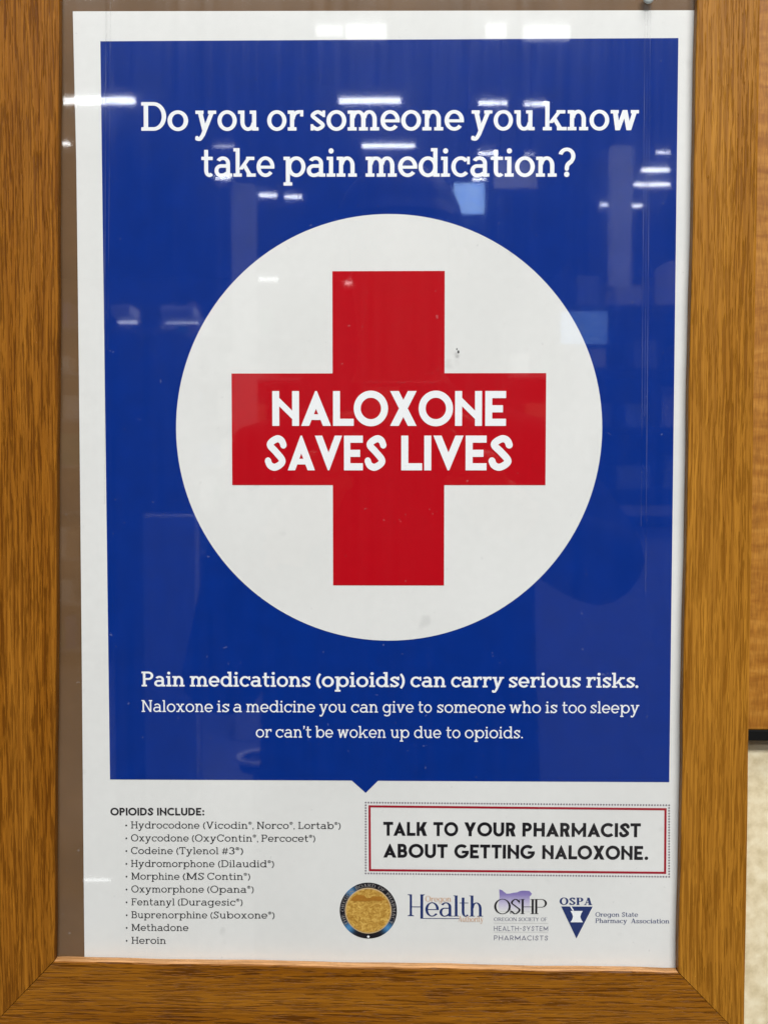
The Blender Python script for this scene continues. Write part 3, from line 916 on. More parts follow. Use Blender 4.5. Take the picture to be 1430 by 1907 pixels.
# ------------------------------------------------------------------ the setting behind the frame
WALL_Y = 0.012
wl = MB().box(-0.6, 0.75, WALL_Y, WALL_Y + 0.02, -0.75, 0.75).build('wall', M['laminate'])
tag(wl, kind='structure')
vp = MB().bevel_box(0.1615, 0.72, 0.0045, WALL_Y - 0.0005, -0.1252, 0.70, 0.0006).build('veneer_panel', M['figured'])
tag(vp, 'orange-brown wood veneer panel right of the picture frame above the black strip', 'wood panel')
bt = MB().bevel_box(0.1612, 0.72, 0.0040, WALL_Y - 0.0005, -0.1303, -0.1254, 0.0004).build('trim_strip', M['blacktrim'])
tag(bt, 'narrow black trim strip between the veneer panel and the cream wall', 'trim')

# ------------------------------------------------------------------ picture frame
ri = [Vector((x * MM, z * MM)) for x, z in SHAPE['rail_in']]
ro = [Vector((x * MM, z * MM)) for x, z in SHAPE['rail_out']]
# carry the two uprights on above the picture to the top rail (out of view)
topz = 0.238


def carry(a, b, z): return b + (a - b) * ((z - b.y) / (a.y - b.y))


itl, itr, ibr, ibl = carry(ri[0], ri[3], topz), carry(ri[1], ri[2], topz), ri[2], ri[3]
otl, otr, obr, obl = carry(ro[0], ro[3], topz + 0.029), carry(ro[1], ro[2], topz + 0.029), ro[2], ro[3]
FACE, BACK = -0.0055, 0.0112
LIP_BACK = -0.0009


def rail(name, a_in, a_out, b_in, b_out, mat, parent, b=0.0009, sag=0.0, lip=None):
    """mitred moulding from corner a to corner b: rabbeted section swept along the side, edges eased"""
    w = (a_out - a_in).length
    prof = [(0.0, LIP_BACK), (0.0, FACE + b), (0.3 * b / w, FACE + 0.3 * b), (b / w, FACE), (1 - 1.6 * b / w, FACE), (1 - 0.4 * b / w, FACE + 0.5 * b),
            (1.0, FACE + 1.6 * b), (1.0, BACK), (0.26, BACK), (0.26, LIP_BACK)]
    n = 60
    v, f = [], []
    rnd = random.Random(name + str(mat.name))
    ph = [rnd.uniform(0, 6.28) for _ in range(6)]
    for i in range(n + 1):
        t = i / n
        jit = 0.00018 * (math.sin(7 * t * 3.1 + ph[0]) + 0.6 * math.sin(23 * t + ph[1]) + 0.5 * math.sin(61 * t + ph[2])) * (1 if 0 < i < n else 0)
        for k, (u, y) in enumerate(prof):
            A = a_in.lerp(a_out, u); B = b_in.lerp(b_out, u)
            p = A.lerp(B, t)
            q = p + (a_out - a_in).normalized() * (jit + sag * 4 * t * (1 - t)) * (1 if u < 0.2 else 0.5)
            v.append((q.x, y, q.y))
    m = len(prof)
    for i in range(n):
        for k in range(m):
            f.append((i * m + k, i * m + (k + 1) % m, (i + 1) * m + (k + 1) % m, (i + 1) * m + k))
    f.append(tuple(range(m))); f.append(tuple(range(n * m, n * m + m))[::-1])
    o = obj(name, v, f, mat, parent)
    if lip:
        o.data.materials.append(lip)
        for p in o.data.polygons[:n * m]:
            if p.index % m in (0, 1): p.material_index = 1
    return o


fr = thing('picture_frame', 'mitred golden oak picture frame with open dark grain hung on the wall around the poster', 'picture frame', (ibl.x, BACK, obl.y))
G_ = 0.00022
rail('side_rail', itl, otl, ibl + Vector((0, 0)), obl, M['oak_left'], fr, sag=-0.0004)
rail('side_rail', itr, otr, ibr, obr, M['oak_right'], fr, sag=-0.0006)
rail('bottom_rail', ibl + Vector((G_, -G_)), obl + Vector((G_, 0)), ibr + Vector((-G_, -G_)), obr + Vector((-G_, 0)), M['oak_bottom'], fr, b=0.0011, lip=M['oak_lip_pale'])
rail('top_rail', itl + Vector((G_, G_)), otl + Vector((G_, 0)), itr + Vector((-G_, G_)), otr + Vector((-G_, 0)), M['oak_bottom'], fr)
xs0, xs1 = min(itl.x, ibl.x) - 0.006, max(itr.x, ibr.x) + 0.006
zs0, zs1 = ibl.y - 0.0095, topz + 0.006
MB().prism([(ibl.x - 0.0045, ibl.y - 0.005), (ibr.x + 0.005, ibr.y - 0.005), (itr.x + 0.005, zs1), (itl.x - 0.0045, zs1)], 0.0008, 0.0030).build('backing_board', M['hardboard'], fr)
# screw at the top edge of the opening
sx, sz = SHAPE['screw'][0]
sr = 0.0025
mb = MB()
n = 20
prof = [(1.0, 0.0), (1.0, -0.0005), (0.86, -0.0010), (0.5, -0.0014), (0.0, -0.0015)]
vv, ff = [], []
for k, (r, y) in enumerate(prof[:-1]):
    for i in range(n):
        t = 2 * math.pi * i / n
        vv.append((sx * MM + sr * r * math.cos(t), -0.0023 + y, sz * MM + sr * r * math.sin(t)))
vv.append((sx * MM, -0.0038, sz * MM))
for k in range(len(prof) - 2):
    for i in range(n): ff.append((k * n + i, k * n + (i + 1) % n, (k + 1) * n + (i + 1) % n, (k + 1) * n + i))
b0 = (len(prof) - 2) * n
for i in range(n): ff.append((b0 + i, b0 + (i + 1) % n, len(vv) - 1))
ff.append(tuple(range(n))[::-1])
sc_t = thing('screw', 'small zinc screw head at the top edge of the photo holding the clear sheet', 'screw', (sx * MM, -0.0023, sz * MM))
obj('screw_head', vv, ff, M['steel'], sc_t, smooth=True)
MB().box(sx * MM - 0.0014, sx * MM + 0.0014, -0.00395, -0.00372, sz * MM - 0.0003, sz * MM + 0.0003).build('slot', M['steel_dark'], sc_t)

# ------------------------------------------------------------------ poster
STEP = 0.00011
Y_PAPER, Y1, Y2, Y3, Y4 = 0.0, -STEP, -2 * STEP, -3 * STEP, -4 * STEP
po = thing('poster', 'blue, white and red pharmacy poster about naloxone with a red cross in a white disc', 'poster', (-0.008, 0.0, -0.243))
pl = SHAPE['paper_left']
P0 = [(x * MM, z * MM) for x, z in SHAPE['paper']]
outline = [(x * MM, z * MM) for x, z in pl] + [(-0.1480, -0.2385), (0.1310, -0.2415), (0.1345, P0[1][1])]
MB().prism(outline, Y_PAPER, 0.0004).build('paper', M['paper'], po)


def mm(pts): return [(x * MM, z * MM) for x, z in pts]


def sheet(name, pts, y, mat, parent):
    """a flat printed shape (pts in metres)"""
    r = geometry.delaunay_2d_cdt([Vector(p) * 1000 for p in pts], [], [list(range(len(pts)))], 1, 1e-7)
    v = [(q.x * MM, y, q.y * MM) for q in r[0]]
    return obj(name, v, [tuple(f) for f in r[2]], mat, parent)


def ccw(p):
    a = sum(p[i][0] * p[(i + 1) % len(p)][1] - p[(i + 1) % len(p)][0] * p[i][1] for i in range(len(p)))
    return p if a > 0 else p[::-1]


FLAT |= {'blue_panel', 'white_disc', 'red_cross', 'headline', 'subheading', 'body_text', 'slogan', 'list_heading', 'list_line', 'notice_text', 'notice_border',
         'dotted_border', 'word_mark', 'tagline', 'rule', 'state_shape', 'triangle', 'mortar_and_pestle', 'ring', 'medallion', 'medallion_rim', 'shield', 'ring_lettering', 'star', 'underline', 'speck'}


def front(o):
    """turn every face of a flat print towards the viewer (-y)"""
    bm = bmesh.new(); bm.from_mesh(o.data)
    for f in bm.faces:
        if f.normal.y > 0: f.normal_flip()
    bm.to_mesh(o.data); bm.free()
    return o


bl = SHAPE['blue']; ar = SHAPE['arrow']
bp = front(sheet('blue_panel', ccw(mm([bl[0], bl[1], bl[2], (ar[1][0], -148.65), ar[2], (ar[0][0], -148.60), bl[3]])), Y1, M['blue'], po))
CX, CZ, RD, CA, CW_ = -5.04, 14.35, 97.36, 71.72, 25.5
dc = front(sheet('white_disc', mm([(CX + RD * math.cos(2 * math.pi * i / 160), CZ + RD * math.sin(2 * math.pi * i / 160)) for i in range(160)]), Y2, M['disc'], po))
cross = [(-CW_, CA), (-CW_, CW_), (-CA, CW_), (-CA, -CW_), (-CW_, -CW_), (-CW_, -CA), (CW_, -CA), (CW_, -CW_), (CA, -CW_), (CA, CW_), (CW_, CW_), (CW_, CA)]
rc = front(sheet('red_cross', ccw(mm([(CX + x, CZ + z) for x, z in cross])), Y3, M['red'], po))


def text(name, key, F, y, mat, parent, label=None):
    cap, lines = TEXT[key]
    o = front(text_mesh(lines, cap, F, y).build(name, mat, parent))
    if label: o['label'] = label
    return o


text('headline', 'headline', F_HEAD, Y2, M['white'], bp, 'large white two-line slab-serif question at the top')
text('subheading', 'subheading', F_SUB, Y2, M['white'], bp, 'bold white line under the disc')
text('body_text', 'body_text', F_BODY, Y2, M['white'], bp, 'two lighter white lines below the bold line')
text('slogan', 'slogan', F_SLOGAN, Y4, M['white'], rc, 'white capitals on the red cross')
text('list_heading', 'list_heading', F_CAPS, Y1, M['black'], po, 'small black capitals heading the list')
cap, rows = TEXT['list_line']
for r_ in rows:
    front(text_mesh([r_], cap, F_LIST, Y1).build('list_line', M['charcoal'], po))

# notice box
q = [Vector(p) for p in SHAPE['notice_red']]


def inset(q, d):
    c = sum(q, Vector((0, 0))) / 4
    return [Vector((p.x + (d if p.x < c.x else -d), p.y + (d if p.y < c.y else -d))) for p in q]


inn = inset(q, 1.02)
v = [(p.x * MM, Y1, p.y * MM) for p in q + inn]
nb = front(obj('notice_border', v, [(i, (i + 1) % 4, 4 + (i + 1) % 4, 4 + i) for i in range(4)], M['darkred'], po))
text('notice_text', 'notice_text', F_NOTICE, Y1, M['black'], nb)
q = [Vector(p) for p in SHAPE['notice_dots']]
mb = MB()
for i in range(4):
    a, b = q[i], q[(i + 1) % 4]
    n = int(round((b - a).length / 1.31))
    for k in range(n):
        p = a.lerp(b, k / n)
        pts = [(p.x + 0.43 * math.cos(t * math.pi / 4), p.y + 0.43 * math.sin(t * math.pi / 4)) for t in range(8)]
        mb.add([(x * MM, Y1, z * MM) for x, z in pts], [tuple(range(8))])
front(mb.build('dotted_border', M['dots'], nb))

# seal
(scx, scz), (sex, _), (sgx, _), star = SHAPE['seal']
R1, R0 = sex - scx, sgx - scx
seal = thing('seal', None, None, (0, 0, 0)); seal.parent = po; seal.location = Vector((scx * MM, 0, (scz - R1) * MM)) - po.location
ringm, ns, lnk = new_mat('ring_ink')
o_ = node(ns, 'ShaderNodeOutputMaterial'); p_ = node(ns, 'ShaderNodeBsdfPrincipled'); at = node(ns, 'ShaderNodeAttribute', attribute_name='ink')
lnk.new(at.outputs['Color'], p_.inputs['Base Color']); lnk.new(p_.outputs[0], o_.inputs[0]); p_.inputs['Roughness'].default_value = 0.5
p_.inputs['Specular IOR Level'].default_value = 0.25
n = 144
v = []
for i in range(n):
    t = 2 * math.pi * i / n
    v += [((scx + R0 * math.cos(t)) * MM, Y1, (scz + R0 * math.sin(t)) * MM), ((scx + R1 * math.cos(t)) * MM, Y1, (scz + R1 * math.sin(t)) * MM)]
rg = front(obj('ring', v, [(2 * i, 2 * i + 1, (2 * i + 3) % (2 * n), (2 * i + 2) % (2 * n)) for i in range(n)], ringm, seal))
ca = rg.data.color_attributes.new('ink', 'FLOAT_COLOR', 'POINT')
for i in range(2 * n):
    d = 360 * (i // 2) / n
    g = max(math.exp(-((d - c) / s) ** 2) for c, s in ((132, 10), (222, 11), (318, 11)))
    k = (0.010, 0.008, 0.012)
    bcol = (0.07, 0.24, 0.48)
    ca.data[i].color = tuple(k[j] + (bcol[j] - k[j]) * g for j in range(3)) + (1,)
goldm, ns, lnk = new_mat('gold_print')
o_ = node(ns, 'ShaderNodeOutputMaterial'); p_ = node(ns, 'ShaderNodeBsdfPrincipled'); tc = node(ns, 'ShaderNodeTexCoord')
nz = node(ns, 'ShaderNodeTexNoise'); nz.inputs['Scale'].default_value = 620; nz.inputs['Detail'].default_value = 4; nz.inputs['Distortion'].default_value = 1.2
rp = ramp(ns, [(0.32, (0.36, 0.175, 0.022)), (0.5, (0.55, 0.31, 0.055)), (0.70, (0.80, 0.52, 0.13))])
lnk.new(tc.outputs['Object'], nz.inputs[0]); lnk.new(nz.outputs[0], rp.inputs[0]); lnk.new(rp.outputs[0], p_.inputs['Base Color']); lnk.new(p_.outputs[0], o_.inputs[0])
p_.inputs['Roughness'].default_value = 0.5; p_.inputs['Specular IOR Level'].default_value = 0.25


def circ(r, n=72): return mm([(scx + r * math.cos(2 * math.pi * i / n), scz + r * math.sin(2 * math.pi * i / n)) for i in range(n)])


front(sheet('medallion_rim', circ(R0 + 0.25), Y2, M['rimgold'], seal))
md = front(sheet('medallion', circ(R0 - 0.25), Y3, goldm, seal))
M['gold_dark'] = principled('dark_gold_ink', (0.40, 0.17, 0.018), 0.5, 0.25, var=0.25, vscale=700)
M['gold_light'] = principled('light_gold_ink', (0.74, 0.46, 0.10), 0.5, 0.25, var=0.2, vscale=700)
# a plain heart-shaped shield under a dark spread wing band, only suggested in the print
sh = MB()
def ribbon(pts, w):
    for poly in pen(pts, w, w, 6)[::2]: sh.add([((scx + x) * MM, Y4, (scz + z) * MM) for x, z in poly], [(0, 1, 2, 3)])
ribbon([(-6.6, 4.2), (-3.4, 3.2), (0, 4.2), (3.4, 3.2), (6.6, 4.2)], 0.45)
front(sh.build('shield', M['gold_dark'], seal))
sh = MB()
def ribbon2(pts, w):
    for poly in pen(pts, w, w, 6)[::2]: sh.add([((scx + x) * MM, Y4, (scz + z) * MM) for x, z in poly], [(0, 1, 2, 3)])
ribbon2([(-6.9, 2.4), (-7.0, -1.2), (-4.6, -5.4), (0, -8.6), (4.6, -5.4), (7.0, -1.2), (6.9, 2.4)], 0.5)
front(sh.build('shield', M['gold_light'], seal))
sh = MB()
wing = [(-7.6, 6.2), (-5.5, 7.6), (-2.0, 7.4), (-0.6, 6.0), (0.6, 6.2), (2.4, 7.0), (6.0, 6.9), (7.8, 5.4), (5.6, 4.7), (1.8, 4.9), (-1.0, 4.5), (-5.8, 4.6), (-8.2, 4.9)]
front(sheet('shield', ccw(mm([(scx + x, scz + z) for x, z in wing])), Y4, M['gold_dark'], seal))
# lettering round the ring
rt = MB()
ring_words = 'THE OREGON BOARD OF PHARMACY'
caph = (R1 - R0) * 0.56
rb = R0 + (R1 - R0) * 0.24
tot = sum(glyph(c, F_SMALL)[2] + 0.16 if c != ' ' else 0.55 for c in ring_words)
ang0, ang1 = 214.0, -32.0
x = 0.0
for c in ring_words:
    if c == ' ': x += 0.55; continue
    vv, ff, w, a_, b_ = glyph(c, F_SMALL)
    pts = []
    for u, z in vv:
        t = math.radians(ang0 + (ang1 - ang0) * (x + u) / tot)
        r = rb + z * caph
        pts.append(((scx + r * math.cos(t)) * MM, Y2, (scz + r * math.sin(t)) * MM))
    rt.add(pts, ff)
    x += w + 0.16
front(rt.build('ring_lettering', M['ringtext'], seal))
sp = []
for i in range(10):
    r = 0.78 if i % 2 == 0 else 0.42
    t = math.pi / 2 + i * math.pi / 5
    sp.append((scx + r * math.cos(t), star[1] + r * math.sin(t)))
front(sheet('star', ccw(mm(sp)), Y2, M['white'], seal))

# health authority mark
hl = thing('logo', None, None); hl.parent = po; hl.location = Vector((0.02, 0, -0.214)) - po.location
hl['label'] = 'navy serif logo with tan small words'
hp = SHAPE['health_H']
mb = MB()


def flatrect(mb, x0, z0, x1, z1, y=Y1): mb.add([(x0 * MM, y, z0 * MM), (x1 * MM, y, z0 * MM), (x1 * MM, y, z1 * MM), (x0 * MM, y, z1 * MM)], [(0, 1, 2, 3)])


top, base, low = hp[0][1], hp[2][1], hp[3][1]
s0, s1, s2, s3 = hp[5][0], hp[6][0], hp[7][0], hp[8][0]


def union(polys, y):
    vs, fs = [], []
    for p in polys:
        p = ccw(p); n = len(vs); vs += [Vector(t) for t in p]; fs.append(list(range(n, n + len(p))))
    r = geometry.delaunay_2d_cdt(vs, [], fs, 0, 1e-5)
    return MB().add([(t.x * MM, y, t.y * MM) for t in r[0]], [tuple(f) for f, o in zip(r[2], r[5]) if o])


def rr(x0, z0, x1, z1): return [(x0, z0), (x1, z0), (x1, z1), (x0, z1)]


Hp = [rr(s0, base, s1, top), rr(s2, low, s3, top), rr(s0, -208.52, s3, -208.12),
      [(s0 - 1.0, top), (s1, top), (s1, top - 0.9), (s0, top - 0.55), (s0 - 1.0, top - 0.25)], [(s0 - 1.0, base), (s1 + 1.0, base), (s1 + 1.0, base + 0.22), (s1, base + 0.6), (s0, base + 0.6), (s0 - 1.0, base + 0.22)],
      [(s2 - 0.1, top), (s3 + 0.7, top), (s3 + 0.7, top - 0.22), (s3, top - 0.6), (s2, top - 0.6)]]
front(union(Hp, Y1).build('word_mark', M['navy'], hl))
text('word_mark', 'health_word', F_TIMES, Y1, M['navy'], hl)
mb = MB(); flatrect(mb, s3, low, hp[4][0], low + 0.30)
front(mb.build('underline', M['navy'], hl))
text('tagline', 'health_small', F_TIMES, Y2, M['tan'], hl)

# pharmacists' society mark
lo2 = thing('logo', None, None); lo2.parent = po; lo2.location = Vector((0.0565, 0, -0.225)) - po.location
lo2['label'] = 'black serif initials over a lilac state outline'
lil, ns, lnk = new_mat('lilac_fade_print')
o_ = node(ns, 'ShaderNodeOutputMaterial'); p_ = node(ns, 'ShaderNodeBsdfPrincipled'); tc = node(ns, 'ShaderNodeTexCoord'); sx_ = node(ns, 'ShaderNodeSeparateXYZ')
mr = node(ns, 'ShaderNodeMapRange'); mr.inputs[1].default_value = 0.225 - 0.2105; mr.inputs[2].default_value = 0.225 - 0.1995
rp = ramp(ns, [(0.0, (0.79, 0.79, 0.78)), (0.35, (0.60, 0.56, 0.74)), (0.75, (0.27, 0.22, 0.50)), (1.0, (0.19, 0.15, 0.42))])
lnk.new(tc.outputs['Object'], sx_.inputs[0]); lnk.new(sx_.outputs['Z'], mr.inputs[0]); lnk.new(mr.outputs[0], rp.inputs[0]); lnk.new(rp.outputs[0], p_.inputs['Base Color'])
p_.inputs['Roughness'].default_value = 0.5; p_.inputs['Specular IOR Level'].default_value = 0.25
lnk.new(p_.outputs[0], o_.inputs[0])
front(sheet('state_shape', ccw(mm(SHAPE['state'])), Y1, lil, lo2))
text('word_mark', 'oshp_word', F_OSHP, Y2, M['black'], lo2)
text('tagline', 'oshp_small', F_SMALL, Y1, M['grey'], lo2)
text('tagline', 'oshp_wide', F_THINCAPS, Y1, M['grey'], lo2)
ru = SHAPE['oshp_rules']
for i in (0, 2):
    mb = MB(); mb.add([(ru[i][0] * MM, Y1, ru[i][1] * MM), (ru[i + 1][0] * MM, Y1, ru[i + 1][1] * MM), (ru[i + 1][0] * MM, Y1, (ru[i + 1][1] + 0.17) * MM), (ru[i][0] * MM, Y1, (ru[i][1] + 0.17) * MM)], [(0, 1, 2, 3)])
    front(mb.build('rule', M['rule'], lo2))

# state association mark
lo3 = thing('logo', None, None); lo3.parent = po; lo3.location = Vector((0.0826, 0, -0.223)) - po.location
lo3['label'] = 'navy triangle with white mortar and pestle'
front(sheet('triangle', ccw(mm(SHAPE['triangle'])), Y1, M['navy'], lo3))
mp_ = front(union([SHAPE['mortar'], SHAPE['pestle']], Y2).build('mortar_and_pestle', M['white'], lo3))
text('word_mark', 'ospa_word', F_OSPA, Y1, M['navy'], lo3)
text('tagline', 'ospa_small', F_SMALL, Y1, M['navy'], lo3)

# ------------------------------------------------------------------ clear acrylic sheet over the poster
GY0, GY1 = -0.0022, -0.0012
ac = thing('acrylic_sheet', 'clear glossy acrylic sheet in the oak frame covering the poster, mirroring store lights', 'acrylic sheet', (ibl.x, GY0, zs0))
MB().prism([(ibl.x - 0.0045, ibl.y - 0.005), (ibr.x + 0.005, ibr.y - 0.005), (itr.x + 0.005, zs1), (itl.x - 0.0045, zs1)], GY0, GY1).build('pane', M['acrylic'], ac)
for (x, z), w, zb in zip(SHAPE['crease'], (0.30, 0.22, 0.26, 0.30, 0.24, 0.30), (-0.02, 0.06, 0.05, -0.03, 0.02, -0.06)):
    lean = 0.004 if x < 0 else -0.001
    pts = [((x - w / 2) * MM, zs1), ((x + w / 2) * MM, zs1), ((x + w / 2) * MM - lean, zb), ((x - w / 2) * MM - lean, zb)]
    MB().prism(pts, GY0 - 0.00016, GY0 - 0.00006).build('crease', M['ridge'], ac)
spk = MB()
for (x, z), r in zip(SHAPE['specks'][:2], (0.75, 0.5)):
    pts = [((x + r * 0.6 * math.cos(t * math.pi / 4) * (0.8 + 0.4 * random.random())) * MM, (z + r * math.sin(t * math.pi / 4)) * MM) for t in range(8)]
    spk.prism(pts, GY0 - 0.00030, GY0 - 0.00008)
spk.build('speck', M['speck'], ac)

# ------------------------------------------------------------------ the store behind the viewer, seen only as reflections in the acrylic
M['housing'] = principled('white_enamel', (0.75, 0.75, 0.74), 0.5, 0.3)
M['pole'] = principled('grey_paint', (0.30, 0.31, 0.33), 0.5, 0.3)
M['ceiling'] = principled('ceiling_paint', (0.62, 0.74, 0.78), 0.7, 0.2)
M['casing'] = principled('black_plastic', (0.012, 0.012, 0.014), 0.4, 0.3)


def lit_screen(name, lo, hi, strength):
    m, ns, ln = new_mat(name)
    out = node(ns, 'ShaderNodeOutputMaterial'); p = node(ns, 'ShaderNodeBsdfPrincipled'); tc = node(ns, 'ShaderNodeTexCoord')
    mp = node(ns, 'ShaderNodeMapping'); mp.inputs['Scale'].default_value = (17, 1, 24)
    br = node(ns, 'ShaderNodeTexBrick'); br.inputs['Scale'].default_value = 1
    br.inputs['Color1'].default_value = (*lo, 1); br.inputs['Color2'].default_value = (*hi, 1); br.inputs['Mortar'].default_value = (*[c * 0.8 for c in lo], 1)
    br.inputs['Mortar Size'].default_value = 0.03; br.inputs['Bias'].default_value = 0.1
    mp.inputs['Rotation'].default_value = (math.radians(90), 0, 0)
    ln.new(tc.outputs['Object'], mp.inputs[0]); ln.new(mp.outputs[0], br.inputs['Vector'])
    p.inputs['Base Color'].default_value = (0.02, 0.02, 0.03, 1)
    ln.new(br.outputs['Color'], p.inputs['Emission Color']); p.inputs['Emission Strength'].default_value = strength
    ln.new(p.outputs[0], out.inputs[0])
    return m


M['paleblue'] = lit_screen('lit_screen_blue', (0.24, 0.46, 0.95), (0.48, 0.72, 1.0), 9)
M['palewhite'] = lit_screen('lit_screen_pale', (0.22, 0.46, 0.95), (0.42, 0.66, 1.0), 2.4)
M['cream'] = principled('cream_paint', (0.72, 0.71, 0.68), 0.6, 0.3, var=0.06, vscale=6)
M['darkwood'] = principled('dark_cabinet_wood', (0.020, 0.016, 0.014), 0.5, 0.3, var=0.3, vscale=12)
tubes = {'a': 3.6, 'b': 22, 'd': 6}
for k, s in tubes.items():
    M['tube_' + k] = principled('lit_tube_' + k, (0.8, 0.8, 0.8), 0.4, 0.3, emit=(0.95, 0.98, 1.0), estr=s)

LIGHT_WORDS = [
    'wide dim ceiling light mirrored at the left of the top white border', 'wide bright ceiling light mirrored near the middle of the top white border',
    'short bright ceiling light mirrored right of the middle of the top white border', 'widest ceiling light mirrored right of centre in the top white border',
    'long ceiling tube mirrored across the left poster edge beside the word Do', 'tiny ceiling light mirrored as a dot on the brown backing board',
    'long ceiling tube mirrored just above the word someone', 'ceiling tube mirrored above the letters of the second word you',
    'short ceiling tube mirrored just left of the k of the word know', 'long ceiling tube mirrored between the words someone and medication',
    'faint ceiling tube mirrored above the word take', 'short ceiling tube mirrored over the letter a of medication',
    'faint spot light mirrored above the letter o of medication', 'long ceiling tube mirrored under the start of the word medication',
    'short ceiling tube mirrored under the letter a of the word take', 'short ceiling tube mirrored above the blue hanging monitor',
    'short ceiling tube mirrored under the word pain, left one of its pair', 'short ceiling tube mirrored under the word pain, right one of its pair',
    'thin ceiling tube mirrored directly left of the blue hanging monitor', 'faint ceiling tube mirrored highest of three at the right edge of the blue field',
    'bright ceiling tube mirrored middle of three at the right edge of the blue field', 'long ceiling tube mirrored lowest of three at the right edge of the blue field',
    'short ceiling tube mirrored left of the pale column near the right edge', 'short ceiling tube mirrored across the foot of the pale column near the right edge',
    'far ceiling tube mirrored in the white disc left of the cross', 'far ceiling tube mirrored at the top of the red cross',
    'bluish low shelf light mirrored at the left edge of the blue field',
    'dim low shelf light mirrored just left of the white disc',
    'added glow strip mirrored as a streak on the white margin left of the bulleted list',
]
for (x, y, z, w, h, k), lab in zip(LIGHTS, LIGHT_WORDS):
    t = thing('shelf_light' if z < 1 else 'ceiling_light', lab, 'shelf light' if z < 1 else 'ceiling light', (x, y, z), 'store lights mirrored in the acrylic sheet')
    if k == 'a':
        MB().bevel_box(x - w / 2, x + w / 2, y - 0.02, y + 0.02, z - h / 2, z + h / 2, 0.008).build('tube', M['tube_a'], t)
        MB().bevel_box(x - w / 2 - 0.02, x + w / 2 + 0.02, y - 0.03, y + 0.12, z + h / 2 + 0.002, z + h / 2 + 0.05, 0.006).build('housing', M['housing'], t)
    else:
        MB().rod((x - w / 2, y, z), (x + w / 2, y, z), h * 0.46, 12).build('tube', M['tube_' + k], t)
        if z < 0: MB().bevel_box(x - w / 2, x + w / 2, y - 0.008, y + 0.004, z - h * 0.46 - 0.020, z - h * 0.46 - 0.003, 0.003).build('housing', M['casing'], t)   # casing of the added glow strip; no ledge stands there
        else: MB().bevel_box(x - w / 2, x + w / 2, y - 0.03, y + 0.09, z + h * 0.46 + 0.003, z + h * 0.46 + 0.035, 0.004).build('housing', M['housing'], t)

FLOOR = -1.45
M['partition'] = principled('grey_laminate', (0.42, 0.42, 0.42), 0.6, 0.3, var=0.2, vscale=4)
M['vinyl'] = principled('vinyl_floor', (0.17, 0.17, 0.17), 0.45, 0.4, var=0.15, vscale=2)
tag(MB().box(-6, 6, -15, -0.5, FLOOR - 0.05, FLOOR).build('floor', M['vinyl']), kind='structure')
tag(MB().box(-6, 6, -15, -3.0, 2.62, 2.7).build('ceiling', M['ceiling']), kind='structure')


def hung_monitor(x0, x1, y, z0, z1):
    t = thing('monitor', 'bright pale blue monitor hung on a pole, mirrored under the word medication', 'monitor', ((x0 + x1) / 2, y, z0))
    b = 0.010
    MB().bevel_box(x0 - b, x1 + b, y - 0.045, y - 0.002, z0 - b, z1 + b, 0.006).build('casing', M['casing'], t)
    MB().box(x0, x1, y - 0.002, y + 0.002, z0, z1).build('display', M['paleblue'], t)
    MB().rod(((x0 + x1) / 2, y - 0.03, z1), ((x0 + x1) / 2, y - 0.03, 2.6), 0.006).build('pole', M['casing'], t)


hung_monitor(0.248, 0.389, -4.502, 1.131, 1.272)

t = thing('till_monitor', 'blue till monitor on a stand, mirrored at the right edge of the white disc', 'monitor', (0.508, -2.52, FLOOR))
MB().bevel_box(0.436, 0.581, -2.545, -2.504, 0.313, 0.420, 0.006).build('casing', M['casing'], t)
MB().box(0.445, 0.572, -2.504, -2.500, 0.322, 0.411).build('display', M['palewhite'], t)
MB().rod((0.508, -2.53, FLOOR), (0.508, -2.53, 0.33), 0.02).build('pole', M['pole'], t)

t = thing('cabinet', 'tall dark cabinet mirrored as a darker block left of the white disc', 'cabinet', (-0.83, -3.2, FLOOR))
MB().bevel_box(-0.938, -0.722, -3.40, -3.002, FLOOR, 0.427, 0.008).build('body', M['darkwood'], t)
MB().bevel_box(-0.930, -0.834, -3.002, -2.986, FLOOR + 0.1, 0.418, 0.004).build('door', M['darkwood'], t)
MB().bevel_box(-0.828, -0.730, -3.002, -2.986, FLOOR + 0.1, 0.418, 0.004).build('door', M['darkwood'], t)

tag(MB().bevel_box(1.067, 1.170, -5.11, -5.0, FLOOR, 1.583, 0.006).build('column', M['partition']),
    'narrow pale store column mirrored upright below the word know', 'column')
tag(MB().bevel_box(-0.695, -0.552, -2.46, -2.40, FLOOR, -0.148, 0.006).build('partition', M['partition']),
    'pale upright partition mirrored in the blue field left of the lower text', 'partition')
t = thing('counter', 'pale store counter mirrored in the lower right of the blue field', 'counter', (0.62, -2.4, FLOOR))
MB().bevel_box(0.16, 1.10, -2.75, -2.202, FLOOR, -0.165, 0.008).build('body', M['cream'], t)
MB().bevel_box(0.14, 1.12, -2.77, -2.185, -0.164, -0.135, 0.006).build('countertop', M['darkwood'], t)

